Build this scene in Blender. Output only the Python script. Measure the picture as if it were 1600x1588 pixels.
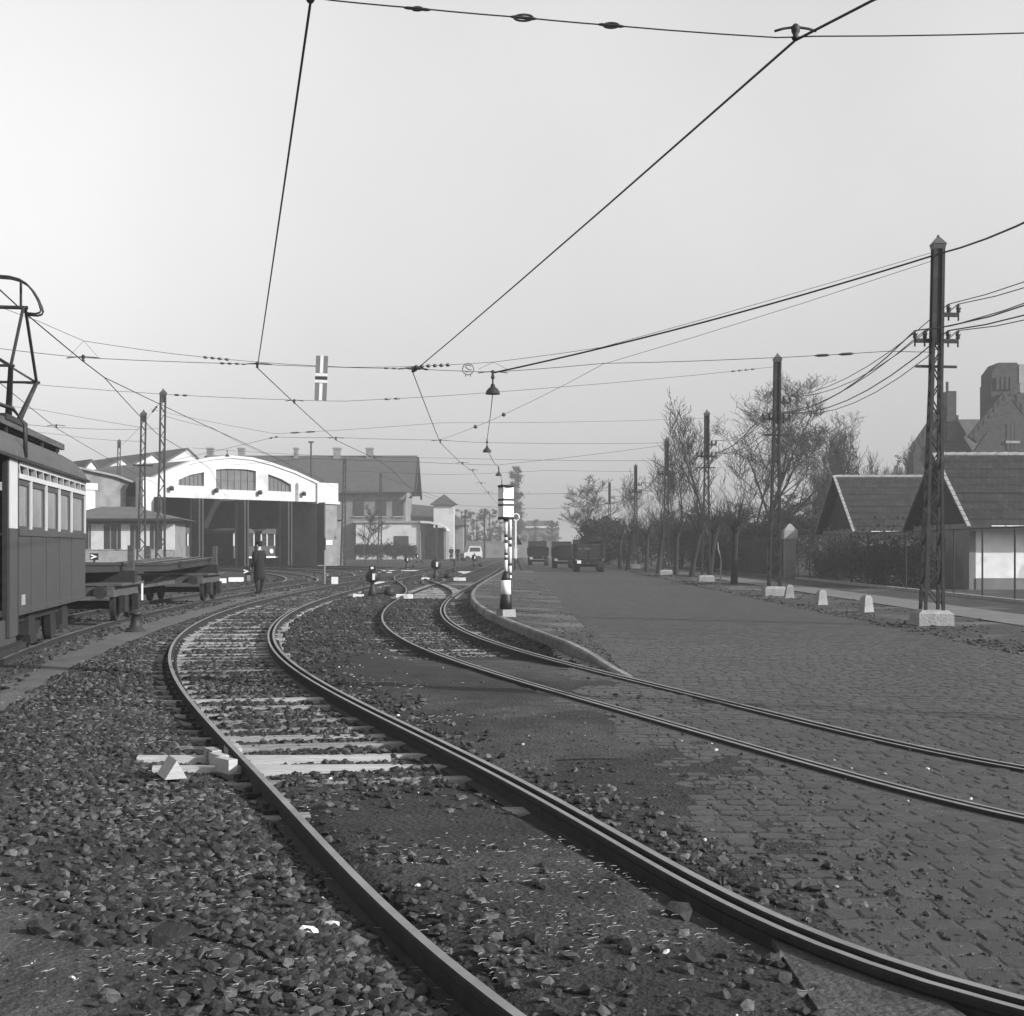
import bpy, math, random
import numpy as np
from mathutils import Vector, Matrix
for o in list(bpy.data.objects): bpy.data.objects.remove(o)
S = bpy.context.scene
R = math.radians
rnd = random.Random(7)
nr = np.random.default_rng(11)
# ------------------------------------------------------------------ camera
F, CX, HY, CH = 2200.0, 800.0, 856.0, 1.6          # focal length, centre and horizon in photo pixels, eye height
cd = bpy.data.cameras.new('camera'); cam = bpy.data.objects.new('camera', cd); S.collection.objects.link(cam)
cam.location = (0, 0, CH); cam.rotation_euler = (R(90), 0, 0)
cd.sensor_width = 36; cd.lens = 36*F/1600; cd.shift_y = (HY-794)/1600
cd.clip_start = .1; cd.clip_end = 9000
S.camera = cam
# ------------------------------------------------------------------ sky and sun
HAZE = .0013
SUN_AZ, SUN_EL = R(116), R(24)                      # azimuth from +Y towards +X
w = bpy.data.worlds.new('World'); S.world = w; w.use_nodes = True
nt = w.node_tree; bg = nt.nodes['Background']
sk = nt.nodes.new('ShaderNodeTexSky'); sk.sky_type = 'NISHITA'; sk.sun_disc = False
sk.sun_elevation = SUN_EL; sk.sun_rotation = SUN_AZ; sk.dust_density = 1.0; sk.air_density = 1.0
bw = nt.nodes.new('ShaderNodeRGBToBW')
nt.links.new(sk.outputs[0], bw.inputs[0])
# thin high cloud: paler overhead than towards the horizon, the same all round
tcw = nt.nodes.new('ShaderNodeTexCoord'); sxw = nt.nodes.new('ShaderNodeSeparateXYZ'); nt.links.new(tcw.outputs['Generated'], sxw.inputs[0])
mrw = nt.nodes.new('ShaderNodeMapRange'); mrw.interpolation_type = 'SMOOTHSTEP'; mrw.inputs[1].default_value = -.02; mrw.inputs[2].default_value = .42; mrw.inputs[3].default_value = .85; mrw.inputs[4].default_value = 3.0
nt.links.new(sxw.outputs[2], mrw.inputs[0]); muw = nt.nodes.new('ShaderNodeMath'); muw.operation = 'MULTIPLY'; nt.links.new(bw.outputs[0], muw.inputs[0]); nt.links.new(mrw.outputs[0], muw.inputs[1]); nzw = nt.nodes.new('ShaderNodeTexNoise'); nzw.inputs['Scale'].default_value = 3.0; nzw.inputs['Detail'].default_value = 6; nt.links.new(tcw.outputs['Generated'], nzw.inputs['Vector'])
mnw = nt.nodes.new('ShaderNodeMapRange'); mnw.inputs[1].default_value = .25; mnw.inputs[2].default_value = .75; mnw.inputs[3].default_value = .93; mnw.inputs[4].default_value = 1.07; nt.links.new(nzw.outputs[0], mnw.inputs[0])
mvw = nt.nodes.new('ShaderNodeMath'); mvw.operation = 'MULTIPLY'; nt.links.new(muw.outputs[0], mvw.inputs[0]); nt.links.new(mnw.outputs[0], mvw.inputs[1]); nt.links.new(mvw.outputs[0], bg.inputs[0])
bg.inputs[1].default_value = 0.07
sl = bpy.data.lights.new('sun', 'SUN'); sl.energy = 4.0; sl.angle = R(.6); sl.color = (1, 1, 1)
so = bpy.data.objects.new('sun', sl); S.collection.objects.link(so)
sd = Vector((math.sin(SUN_AZ)*math.cos(SUN_EL), math.cos(SUN_AZ)*math.cos(SUN_EL), math.sin(SUN_EL)))
so.rotation_euler = sd.to_track_quat('Z', 'Y').to_euler()
so.location = (60, -20, 60)
S.view_settings.view_transform = 'Standard'; S.view_settings.look = 'None'
S.view_settings.exposure = 0.85; S.view_settings.gamma = 1; S.view_settings.use_curve_mapping = False
S.render.engine = 'CYCLES'
S.cycles.volume_bounces = 1; S.cycles.max_bounces = 6; S.cycles.transparent_max_bounces = 16
# ------------------------------------------------------------------ materials
def mat(name, v, rough=.8, var=.35, scale=6., bump=.0, bscale=None, metal=0., spec=.3, stretch=None, rand=0., randpow=1., grain=0., patch=None):
    m = bpy.data.materials.new(name); m.use_nodes = True
    n = m.node_tree; p = n.nodes['Principled BSDF']
    p.inputs['Roughness'].default_value = rough; p.inputs['Metallic'].default_value = metal
    p.inputs['Specular IOR Level'].default_value = spec
    tc = n.nodes.new('ShaderNodeTexCoord'); src = tc.outputs['Object']
    if stretch:
        mp = n.nodes.new('ShaderNodeMapping'); mp.inputs['Scale'].default_value = stretch
        n.links.new(src, mp.inputs[0]); src = mp.outputs[0]
    t = n.nodes.new('ShaderNodeTexNoise'); t.inputs['Scale'].default_value = scale; t.inputs['Detail'].default_value = 9; t.inputs['Roughness'].default_value = .65
    n.links.new(src, t.inputs['Vector'])
    mr = n.nodes.new('ShaderNodeMapRange'); mr.inputs[1].default_value = .28; mr.inputs[2].default_value = .72
    mr.inputs[3].default_value = v*(1-var); mr.inputs[4].default_value = v*(1+var)
    n.links.new(t.outputs[0], mr.inputs[0]); out = mr.outputs[0]
    if grain:
        tg_ = n.nodes.new('ShaderNodeTexNoise'); tg_.inputs['Scale'].default_value = 90; tg_.inputs['Detail'].default_value = 4; n.links.new(src, tg_.inputs['Vector'])
        mg = n.nodes.new('ShaderNodeMapRange'); mg.inputs[1].default_value = .3; mg.inputs[2].default_value = .7; mg.inputs[3].default_value = 1-grain; mg.inputs[4].default_value = 1+grain; n.links.new(tg_.outputs[0], mg.inputs[0])
        mq = n.nodes.new('ShaderNodeMath'); mq.operation = 'MULTIPLY'; n.links.new(out, mq.inputs[0]); n.links.new(mg.outputs[0], mq.inputs[1]); out = mq.outputs[0]
    if patch:                                        # (scale, threshold, second value): worn or dirty patches
        t2 = n.nodes.new('ShaderNodeTexNoise'); t2.inputs['Scale'].default_value = patch[0]; t2.inputs['Detail'].default_value = 6
        n.links.new(src, t2.inputs['Vector'])
        m2 = n.nodes.new('ShaderNodeMapRange'); m2.inputs[1].default_value = patch[1]-.06; m2.inputs[2].default_value = patch[1]+.06
        n.links.new(t2.outputs[0], m2.inputs[0])
        mx = n.nodes.new('ShaderNodeMix'); mx.data_type = 'FLOAT'; n.links.new(m2.outputs[0], mx.inputs[0]); n.links.new(out, mx.inputs[2]); mx.inputs[3].default_value = patch[2]; out = mx.outputs[0]
    if rand:                                         # per object or per piece variation
        oi = n.nodes.new('ShaderNodeObjectInfo'); at = n.nodes.new('ShaderNodeAttribute'); at.attribute_name = 'tone'
        ad = n.nodes.new('ShaderNodeMath'); ad.operation = 'ADD'; n.links.new(oi.outputs['Random'], ad.inputs[0]); n.links.new(at.outputs['Fac'], ad.inputs[1])
        fr = n.nodes.new('ShaderNodeMath'); fr.operation = 'FRACT'; n.links.new(ad.outputs[0], fr.inputs[0])
        m3 = n.nodes.new('ShaderNodeMapRange'); m3.inputs[3].default_value = 1-rand; m3.inputs[4].default_value = 1+rand*(4 if randpow > 1 else 1); pw_ = n.nodes.new('ShaderNodeMath'); pw_.operation = 'POWER'; pw_.inputs[1].default_value = randpow; n.links.new(fr.outputs[0], pw_.inputs[0]); n.links.new(pw_.outputs[0], m3.inputs[0])
        mu = n.nodes.new('ShaderNodeMath'); mu.operation = 'MULTIPLY'; n.links.new(out, mu.inputs[0]); n.links.new(m3.outputs[0], mu.inputs[1]); out = mu.outputs[0]
    n.links.new(out, p.inputs['Base Color'])
    if bump:
        b = n.nodes.new('ShaderNodeBump'); b.inputs['Strength'].default_value = 1; b.inputs['Distance'].default_value = bump
        t3 = n.nodes.new('ShaderNodeTexNoise'); t3.inputs['Scale'].default_value = bscale or scale*4; t3.inputs['Detail'].default_value = 8
        n.links.new(src, t3.inputs['Vector']); n.links.new(t3.outputs[0], b.inputs['Height']); n.links.new(b.outputs[0], p.inputs['Normal'])
    return m
def brickmat(name, v, vm, bw_, bh, rough=.8, mort=.012, var=.3, bump=.01, axes='XZ'):
    """courses of brick, tile or sett too far off to be built one by one; mapped on two object axes"""
    m = mat(name, v, rough, var, 2.5, 0)
    n = m.node_tree; p = n.nodes['Principled BSDF']; tc = n.nodes.new('ShaderNodeTexCoord')
    sx = n.nodes.new('ShaderNodeSeparateXYZ'); cb = n.nodes.new('ShaderNodeCombineXYZ'); n.links.new(tc.outputs['Object'], sx.inputs[0])
    n.links.new(sx.outputs[axes[0]], cb.inputs[0]); n.links.new(sx.outputs[axes[1]], cb.inputs[1])
    b = n.nodes.new('ShaderNodeTexBrick'); n.links.new(cb.outputs[0], b.inputs['Vector'])
    b.inputs['Scale'].default_value = 1; b.inputs['Brick Width'].default_value = bw_; b.inputs['Row Height'].default_value = bh
    b.inputs['Mortar Size'].default_value = mort; b.inputs['Mortar Smooth'].default_value = .3; b.inputs['Bias'].default_value = 0
    b.inputs['Color1'].default_value = (.6,)*3+(1,); b.inputs['Color2'].default_value = (1.3,)*3+(1,); b.inputs['Mortar'].default_value = (vm/v,)*3+(1,)
    old = p.inputs['Base Color'].links[0].from_socket
    mu = n.nodes.new('ShaderNodeMath'); mu.operation = 'MULTIPLY'; n.links.new(old, mu.inputs[0]); n.links.new(b.outputs['Color'], mu.inputs[1]); n.links.new(mu.outputs[0], p.inputs['Base Color'])
    bp = n.nodes.new('ShaderNodeBump'); bp.invert = True; bp.inputs['Distance'].default_value = bump; n.links.new(b.outputs['Fac'], bp.inputs['Height']); n.links.new(bp.outputs[0], p.inputs['Normal'])
    return m
M = {}
M['soil'] = mat('soil', .0205, .95, .5, 3.2, .05, 30, grain=.5, patch=(.45, .62, .036))
M['path'] = mat('path', .085, .95, .25, 2.0, .02, 40, grain=.3, patch=(.6, .6, .075))
M['island'] = mat('island', .045, .95, .4, 2.2, .04, 30, grain=.4, patch=(.5, .58, .10))
M['verge'] = mat('verge', .038, .95, .5, 2.4, .04, 25, grain=.4, patch=(.5, .6, .10))
M['sidewalk'] = mat('sidewalk', .13, .9, .25, 1.2, .006, 30)
M['road'] = brickmat('road', .034, .03, .19, .2, .7, .016, .35, .012, 'XY')
M['sett'] = mat('sett', .0245, .5, .4, 9, .012, 26, rand=.35, spec=.5, grain=.3)
M['jointsand'] = mat('joint_sand', .05, .95, .5, 8, .01, 60)
M['stone'] = mat('ballast_stone', .023, .7, .35, 14, .008, 40, rand=.6, randpow=3.5, spec=.4)
M['darkstone'] = mat('dark_stone', .022, .8, .4, 14, .01, 40)
M['palestone'] = mat('pale_stone', .45, .8, .3, 14, .006, 40)
M['straw'] = mat('straw', .2, .8, .3, 9)
M['rust'] = mat('rail_rust', .015, .75, .5, 9, .003, 60)
M['steel'] = mat('rail_steel', .2, .5, .3, 3, metal=.35, spec=.5)
M['sleeper'] = mat('sleeper_wood', .25, .85, .45, 2.2, .012, 8, stretch=(1, 14, 14), rand=.3, patch=(1.3, .60, .07))
M['newwood'] = mat('fresh_timber', .32, .8, .2, 3, .006, 8, stretch=(1, 12, 12))
M['concrete'] = mat('concrete', .22, .9, .3, 3, .02, 18, patch=(2, .6, .22))
M['kerb'] = mat('kerb_granite', .135, .85, .3, 4, .015, 20, rand=.25)
M['white'] = mat('white_paint', .62, .6, .08, 3, patch=(3, .64, .4))
M['black'] = mat('black_paint', .01, .5, .3, 5)
M['iron'] = mat('dark_iron', .018, .6, .4, 7)
M['polepaint'] = mat('pole_paint', .013, .65, .45, 4, patch=(2.5, .62, .035))
M['polefar'] = mat('pole_grey', .022, .7, .4, 4)
M['cap'] = mat('zinc_cap', .07, .5, .3, 5, metal=.3)
M['porcelain'] = mat('insulator', .05, .25, .2, 3, spec=.6)
M['wire'] = mat('wire', .01, .6, .2, 3)
M['trambody'] = mat('tram_enamel', .042, .5, .12, 2.5, patch=(5, .70, .028))
M['tramframe'] = mat('tram_frame', .045, .5, .15, 4)
M['tramroof'] = mat('tram_roof', .06, .9, .25, 6, .004, 80)
M['tramwhite'] = mat('tram_white', .36, .5, .08, 3)
M['glass'] = mat('window_glass', .15, .12, .25, 1.5, spec=.6)
M['darkglass'] = mat('dark_glass', .03, .15, .2, 2, spec=.5)
M['under'] = mat('underframe', .013, .85, .5, 6)
M['wagonwood'] = mat('wagon_timber', .055, .9, .5, 3, .01, 12, stretch=(1, 6, 6))
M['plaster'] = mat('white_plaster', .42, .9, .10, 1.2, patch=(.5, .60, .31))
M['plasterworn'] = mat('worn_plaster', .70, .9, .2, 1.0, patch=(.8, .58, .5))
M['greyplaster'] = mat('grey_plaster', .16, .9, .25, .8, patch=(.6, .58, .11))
M['lightplaster'] = mat('light_plaster', .14, .9, .25, .8, patch=(.5, .6, .095))
M['brick'] = brickmat('brick', .036, .05, .26, .085, .9, .012, .3, .006, 'XZ')
M['brickside'] = brickmat('brick_side', .15, .20, .26, .085, .9, .012, .3, .006, 'YZ')
M['tile'] = brickmat('roof_tile', .02, .008, .22, .30, .8, .02, .55, .02, 'XY')
M['slate'] = mat('grey_roofing', .085, .85, .25, 1.2)
M['darkroof'] = mat('dark_roofing', .05, .85, .3, 1.0)
M['boards'] = mat('dark_boards', .014, .85, .4, 2.5, .01, 20, stretch=(8, 8, .6))
M['doorpaint'] = mat('door_paint', .035, .75, .3, 2.0, stretch=(4, 4, .5))
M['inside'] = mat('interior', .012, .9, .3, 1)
M['bark'] = mat('bark', .018, .9, .4, 6, .02, 20)
M['twig'] = mat('twig', .018, .9, .3, 3)
M['leaf'] = mat('dull_leaf', .018, .8, .4, 1.5)
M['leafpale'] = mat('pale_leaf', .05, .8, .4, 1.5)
M['hedge'] = mat('hedge_leaf', .016, .85, .4, 1.5)
M['cloth'] = mat('dark_cloth', .008, .9, .3, 12)
M['cloth2'] = mat('grey_cloth', .05, .9, .3, 12)
M['skin'] = mat('skin', .38, .6, .1, 8)
M['paper'] = mat('paper', .7, .8, .1, 5)
M['signgrey'] = mat('sign_grey', .14, .6, .1, 4)
M['lorry'] = mat('lorry_paint', .02, .5, .25, 3)
M['tyre'] = mat('tyre', .02, .85, .2, 8)
M['canvas'] = mat('lorry_canvas', .05, .9, .3, 3)
# wire netting: most of it is open air
def netting():
    m = bpy.data.materials.new('wire_netting'); m.use_nodes = True; n = m.node_tree; p = n.nodes['Principled BSDF']; o = n.nodes['Material Output']
    p.inputs['Base Color'].default_value = (.05, .05, .05, 1); p.inputs['Roughness'].default_value = .6
    tc = n.nodes.new('ShaderNodeTexCoord'); mp = n.nodes.new('ShaderNodeMapping'); mp.inputs['Rotation'].default_value = (R(45), 0, 0); mp.inputs['Scale'].default_value = (18,)*3
    n.links.new(tc.outputs['Object'], mp.inputs[0]); sp = n.nodes.new('ShaderNodeSeparateXYZ'); n.links.new(mp.outputs[0], sp.inputs[0]); g = []
    for k in 'YZ':
        f = n.nodes.new('ShaderNodeMath'); f.operation = 'FRACT'; n.links.new(sp.outputs[k], f.inputs[0])
        l = n.nodes.new('ShaderNodeMath'); l.operation = 'LESS_THAN'; l.inputs[1].default_value = .10; n.links.new(f.outputs[0], l.inputs[0]); g.append(l)
    mx = n.nodes.new('ShaderNodeMath'); mx.operation = 'MAXIMUM'; n.links.new(g[0].outputs[0], mx.inputs[0]); n.links.new(g[1].outputs[0], mx.inputs[1])
    tr = n.nodes.new('ShaderNodeBsdfTransparent'); ms = n.nodes.new('ShaderNodeMixShader')
    n.links.new(mx.outputs[0], ms.inputs[0]); n.links.new(tr.outputs[0], ms.inputs[1]); n.links.new(p.outputs[0], ms.inputs[2]); n.links.new(ms.outputs[0], o.inputs[0])
    return m
M['netting'] = netting()
# ------------------------------------------------------------------ helpers
def G(px, py, z=0.):                                 # photo pixel on the level z
    Y = F*(CH-z)/(py-HY); return ((px-CX)/F*Y, Y, z)
def A(px, py, Y):                                    # photo pixel at depth Y
    return ((px-CX)/F*Y, Y, CH+(HY-py)/F*Y)
def onwall(L, ang, px, py):                          # photo pixel on an upright wall plane -> distance along it and height
    dx = (px-CX)/F; c, s = math.cos(ang), math.sin(ang)
    t = (L[0]*s-L[1]*c)/(dx*s-c)
    return ((t*dx-L[0])*c+(t-L[1])*s, CH+(HY-py)/F*t)
class MB:
    def __init__(s): s.v = []; s.f = []; s.m = []
    def add(s, vs, fs, mi=0):
        b = len(s.v); s.v += [tuple(v) for v in vs]; s.f += [tuple(b+i for i in f) for f in fs]; s.m += [mi]*len(fs); return s
    def hexa(s, p, mi=0):
        return s.add(p, [(3, 2, 1, 0), (4, 5, 6, 7), (0, 1, 5, 4), (1, 2, 6, 5), (2, 3, 7, 6), (3, 0, 4, 7)], mi)
    def bx(s, x0, x1, y0, y1, z0, z1, mi=0):
        return s.hexa([(x0, y0, z0), (x1, y0, z0), (x1, y1, z0), (x0, y1, z0), (x0, y0, z1), (x1, y0, z1), (x1, y1, z1), (x0, y1, z1)], mi)
    def frustum(s, cx, cy, z0, z1, a0, b0, a1, b1, mi=0):
        q = lambda a, b, z: [(cx-a, cy-b, z), (cx+a, cy-b, z), (cx+a, cy+b, z), (cx-a, cy+b, z)]
        return s.hexa(q(a0, b0, z0)+q(a1, b1, z1), mi)
    def bar(s, p, q, wd, dp=None, mi=0):             # square bar between two points
        p = Vector(p); q = Vector(q); d = (q-p).normalized(); up = Vector((0, 0, 1)) if abs(d.z) < .95 else Vector((0, 1, 0))
        a = d.cross(up).normalized()*wd/2; b = a.cross(d).normalized()*(dp or wd)/2
        return s.hexa([p-a-b, p+a-b, p+a+b, p-a+b, q-a-b, q+a-b, q+a+b, q-a+b], mi)
    def tube(s, pts, r, n=5, mi=0, cap=True):
        pts = [Vector(p) for p in pts]; N = len(pts); rs = r if isinstance(r, (list, tuple)) else [r]*N; vs = []; fs = []
        for i, p in enumerate(pts):
            d = (pts[min(i+1, N-1)]-pts[max(i-1, 0)]); d = d.normalized() if d.length > 1e-9 else Vector((0, 0, 1))
            up = Vector((0, 0, 1)) if abs(d.z) < .9 else Vector((1, 0, 0)); a = d.cross(up).normalized(); b = a.cross(d)
            for k in range(n):
                t = 2*math.pi*k/n; vs.append(p+(a*math.cos(t)+b*math.sin(t))*rs[i])
        for i in range(N-1):
            for k in range(n): fs.append((i*n+k, i*n+(k+1) % n, (i+1)*n+(k+1) % n, (i+1)*n+k))
        if cap: fs += [tuple(range(n-1, -1, -1)), tuple((N-1)*n+k for k in range(n))]
        return s.add(vs, fs, mi)
    def lathe(s, prof, n=16, c=(0, 0, 0), ph=0., mi=0):
        vs = []; fs = []
        for r, z in prof:
            for k in range(n): t = 2*math.pi*k/n+ph; vs.append((c[0]+r*math.cos(t), c[1]+r*math.sin(t), c[2]+z))
        for i in range(len(prof)-1):
            for k in range(n): fs.append((i*n+k, i*n+(k+1) % n, (i+1)*n+(k+1) % n, (i+1)*n+k))
        fs += [tuple(range(n-1, -1, -1)), tuple((len(prof)-1)*n+k for k in range(n))]
        return s.add(vs, fs, mi)
    def prism(s, poly, d, mi=0):                     # outline of 3-D points pushed along d
        n = len(poly); d = Vector(d); a = [Vector(p) for p in poly]
        return s.add(a+[p+d for p in a], [tuple(range(n-1, -1, -1)), tuple(range(n, 2*n))]+[(i, (i+1) % n, n+(i+1) % n, n+i) for i in range(n)], mi)
    def wheel(s, c, r, t, ax=(1, 0, 0), n=18, mi=0):
        c = Vector(c); ax = Vector(ax).normalized()*t/2
        return s.tube([c-ax, c-ax*.999, c+ax*.999, c+ax], [r*.86, r, r, r*.86], n, mi)
    def mesh(s, name, mats, smooth=False):
        me = bpy.data.meshes.new(name); me.from_pydata([tuple(v) for v in s.v], [], s.f)
        mats = mats if isinstance(mats, (list, tuple)) else [mats]
        for q in mats: me.materials.append(M[q])
        if len(mats) > 1: me.polygons.foreach_set('material_index', s.m)
        if smooth: me.polygons.foreach_set('use_smooth', [True]*len(me.polygons))
        me.update(); return me
    def build(s, name, mats, parent=None, smooth=False, loc=None, label=None):
        return link(name, s.mesh(name, mats, smooth), parent, loc, label)
def link(name, me, parent=None, loc=None, label=None):
    o = bpy.data.objects.new(name, me); S.collection.objects.link(o); o.parent = parent
    if loc: o.location = loc
    if label: o['label'] = label
    return o
def tag(o, label, cat, group=None):
    o['label'] = label; o['category'] = cat
    if group: o['group'] = group
    return o
def thing(name, label, cat, loc=(0, 0, 0), rz=0., group=None):
    o = bpy.data.objects.new(name, None); S.collection.objects.link(o); o.location = loc; o.rotation_euler = (0, 0, rz); o.empty_display_size = .2
    return tag(o, label, cat, group)
def struct(o): o['kind'] = 'structure'; return o
def stuff(o): o['kind'] = 'stuff'; return o
def dup(root, loc, rz=0., label=None, sc=None):
    def cp(o, par):
        c = o.copy(); S.collection.objects.link(c); c.parent = par
        for ch in kids.get(o.name, []): cp(ch, c)
        return c
    kids = {}
    for o in S.collection.objects:
        if o.parent: kids.setdefault(o.parent.name, []).append(o)
    c = cp(root, None); c.location = loc; c.rotation_euler = (0, 0, rz)
    if sc: c.scale = (sc, sc, sc) if not isinstance(sc, tuple) else sc
    if label: c['label'] = label
    return c
def rawmesh(name, V, Fc, mats, tone=None, smooth=False):   # numpy vertices and equal-sided faces
    me = bpy.data.meshes.new(name); V = np.asarray(V, np.float32); Fc = np.asarray(Fc, np.int32); k = Fc.shape[1]
    me.vertices.add(len(V)); me.vertices.foreach_set('co', V.ravel())
    me.loops.add(Fc.size); me.loops.foreach_set('vertex_index', Fc.ravel())
    me.polygons.add(len(Fc)); me.polygons.foreach_set('loop_start', np.arange(0, Fc.size, k, dtype=np.int32))
    me.polygons.foreach_set('use_smooth', np.full(len(Fc), smooth))
    for q in (mats if isinstance(mats, (list, tuple)) else [mats]): me.materials.append(M[q])
    if tone is not None:
        at = me.attributes.new('tone', 'FLOAT', 'POINT'); at.data.foreach_set('value', np.asarray(tone, np.float32))
    me.update(calc_edges=True); me.validate(); return me
# ------------------------------------------------------------------ where the rails run (ground coordinates read off the photograph)
class Curve:                                         # x as a smooth function of y, straight beyond both ends
    def __init__(s, pts, deg=6):
        p = np.array(sorted(pts, key=lambda q: q[1])); s.y0, s.y1 = p[0, 1], p[-1, 1]; s.c = np.polyfit(np.log(p[:, 1]), p[:, 0], deg)
        s.d0 = (s.raw(s.y0*1.03)-s.raw(s.y0))/(s.y0*.03); s.d1 = (s.raw(s.y1)-s.raw(s.y1*.96))/(s.y1*.04)
    def raw(s, y): return np.polyval(s.c, np.log(y))
    def __call__(s, y):
        y = np.asarray(y, float); yc = np.clip(y, s.y0, s.y1)
        return s.raw(yc)+np.minimum(y-s.y0, 0)*s.d0+np.maximum(y-s.y1, 0)*s.d1
def rails(px, z, extra=()): return [G(a, b, z)[:2] for a, b in px]+list(extra)
ZA, ZB = .10, .02
AL = Curve(rails([(800, 1582), (650, 1450), (530, 1340), (435, 1245), (365, 1175), (320, 1127), (295, 1085), (277, 1045), (270, 1017), (272, 1002), (285, 987), (310, 970), (371, 947.5), (417, 934.7)], ZA, [(-7.22, 48), (-7.1, 58), (-6.85, 70), (-6.5, 85), (-5.9, 110), (-5.2, 140), (-4.3, 190)]), 7)
AR = Curve(rails([(1600, 1560), (1000, 1310), (900, 1267), (800, 1220), (700, 1165), (600, 1115), (520, 1072), (465, 1035), (435, 1002), (428, 985), (429, 973), (440, 962), (465, 950), (500, 939)], ZA, [(-5.62, 48), (-5.55, 58), (-5.33, 70), (-5.0, 85), (-4.4, 110), (-3.7, 140), (-2.8, 190)]), 7)
BL = Curve(rails([(1600, 1280), (1400, 1227), (1250, 1187), (1100, 1147), (950, 1110), (800, 1062), (725, 1037), (680, 1017), (635, 995), (605, 977), (592, 962), (592, 954), (605, 942), (635, 932)], ZB, [(-3.3, 58), (-3.1, 70), (-2.8, 90), (-2.4, 112), (-1.9, 140), (-1., 190)]), 7)
BR = Curve(rails([(1600, 1197), (1400, 1157), (1200, 1110), (1000, 1064), (800, 1010), (740, 989), (710, 972), (692, 956), (692, 950), (695, 944), (710, 932)], ZB, [(-1.72, 58), (-1.55, 70), (-1.22, 90), (-.82, 112), (-.35, 140), (.5, 190)]), 7)
DC = Curve([(-6.2, 10), (-7.25, 17), (-8.35, 23.5), (-8.95, 29), (-9.35, 36), (-9.5, 42), (-9.55, 56), (-9.2, 75), (-8.2, 100), (-7.1, 125)], 5)
KERB = Curve([(1.43, 17.34), (1.28, 17.9), (.53, 23.4), (-.13, 28.5), (-.62, 33), (-1.08, 38), (-1.30, 41.5), (-1.36, 46), (-1.24, 55), (-.98, 72), (-.72, 88), (-.2, 112), (.4, 140)], 6)
PL = lambda y: DC(y)+1.25                            # smooth path between the yard track and the main line
PR = Curve([(-1.55, 4.6), (-1.9, 5.5), (-2.5, 7), (-3.15, 8.6), (-3.75, 10), (-4.2, 11.2), (-4.75, 12.85), (-5.13, 15), (-5.49, 17.25), (-6.05, 22), (-7.0, 31), (-7.8, 43), (-8.0, 55)], 5)
ROADL = 1.4
def sstep(a, b, x): t = np.clip((x-a)/(b-a), 0, 1); return t*t*(3-2*t)
def fbm(x, y, s=1., o=5, seed=0):                    # cheap value noise for the lie of the soil
    g = np.random.default_rng(seed).random((256, 256)); out = np.zeros_like(x); amp = .5
    for k in range(o):
        fx, fy = x*s, y*s; ix, iy = np.floor(fx).astype(int), np.floor(fy).astype(int); tx, ty = fx-ix, fy-iy; tx = tx*tx*(3-2*tx); ty = ty*ty*(3-2*ty)
        q = lambda a, b: g[(ix+a) % 256, (iy+b) % 256]
        out += amp*((q(0, 0)*(1-tx)+q(1, 0)*tx)*(1-ty)+(q(0, 1)*(1-tx)+q(1, 1)*tx)*ty-.5); amp *= .55; s *= 2.03
    return out
def settedge(y):                                     # where the paving dives under the dirt
    return np.interp(y, [3, 5, 6.5, 8.5, 11, 14, 16.5, 18], [2.1, 1.75, 1.55, 1.6, 1.7, 1.25, 1.15, 1.4])
def gz(x, y):
    x = np.asarray(x, float); y = np.asarray(y, float)
    z = fbm(x, y, .9, 6, 3)*.05*np.clip(1.2-y/60, .15, 1)
    ca = (AL(y)+AR(y))/2; cb = (BL(y)+BR(y))/2
    z += .03*sstep(9, 6.5, y)*sstep(1.6, .4, np.abs(x-ca))
    z -= .045*sstep(8, 11, y)*sstep(1.7, .9, np.abs(x-ca))
    z -= .11*sstep(17, 23, y)*sstep(1.55, 1.15, np.abs(x-cb))
    z += .012*sstep(3.6, 2.2, np.abs(x-ca))*sstep(.8, 1.4, np.abs(x-ca))
    e = settedge(np.minimum(y, 18)); e = np.where(y > 18, np.maximum(ROADL, KERB(np.clip(y, 17.4, 150))+.3), e)
    rd = sstep(e-1.2, e+.9, x)*sstep(8.6, 7.6, x); z += .010*sstep(e-2., e-.8, x)*sstep(19, 16, y)
    z = z*(1-rd)+rd*(-.035+fbm(x, y, 1.5, 3, 5)*.01)+fbm(x, y, 1.7, 6, 55)*.30*rd*(1-rd)*sstep(20, 16, y)
    dr = np.minimum(np.abs(x-BL(y)), np.abs(x-BR(y)))
    z = np.where((dr < .16) & (y < 20), np.minimum(z, -.02), z)
    dr = np.minimum(np.abs(x-AL(y)), np.abs(x-AR(y)+.04))
    z -= .05*sstep(.24, .08, dr)*sstep(45, 40, y)
    return z
# ------------------------------------------------------------------ ground sheet
ys = np.concatenate([np.linspace(-60, 2.5, 24), 2.6*1.0115**np.arange(400)]); ys = ys[ys < 240]
ys = np.concatenate([ys, [260, 320, 400, 520, 700, 1000, 1500, 2200]]); NC = 420
tt = np.linspace(-1, 1, NC); tt = np.sign(tt)*np.abs(tt)**1.15
XX = np.outer(np.abs(ys)*.62+6, tt); YY = np.repeat(ys[:, None], NC, 1)
ZZ = gz(XX, np.maximum(YY, 3)); ZZ = np.where(YY > 230, -.02, ZZ)
n = len(ys); idx = np.arange(n*NC).reshape(n, NC)
fc = np.stack([idx[:-1, :-1], idx[:-1, 1:], idx[1:, 1:], idx[1:, :-1]], -1).reshape(-1, 4)
DRYX = np.interp(YY, [3, 4.6, 5.5, 7, 8.6, 10, 13, 17, 22], [-1.1, -1.5, -1.9, -2.5, -3.1, -3.8, -4.9, -5.6, -6.2])   # dry pale soil on the yard side
dry = sstep(.55, -.75, XX-DRYX+fbm(XX, YY, .9, 6, 91)*2.2)*sstep(60, 40, YY)
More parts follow.
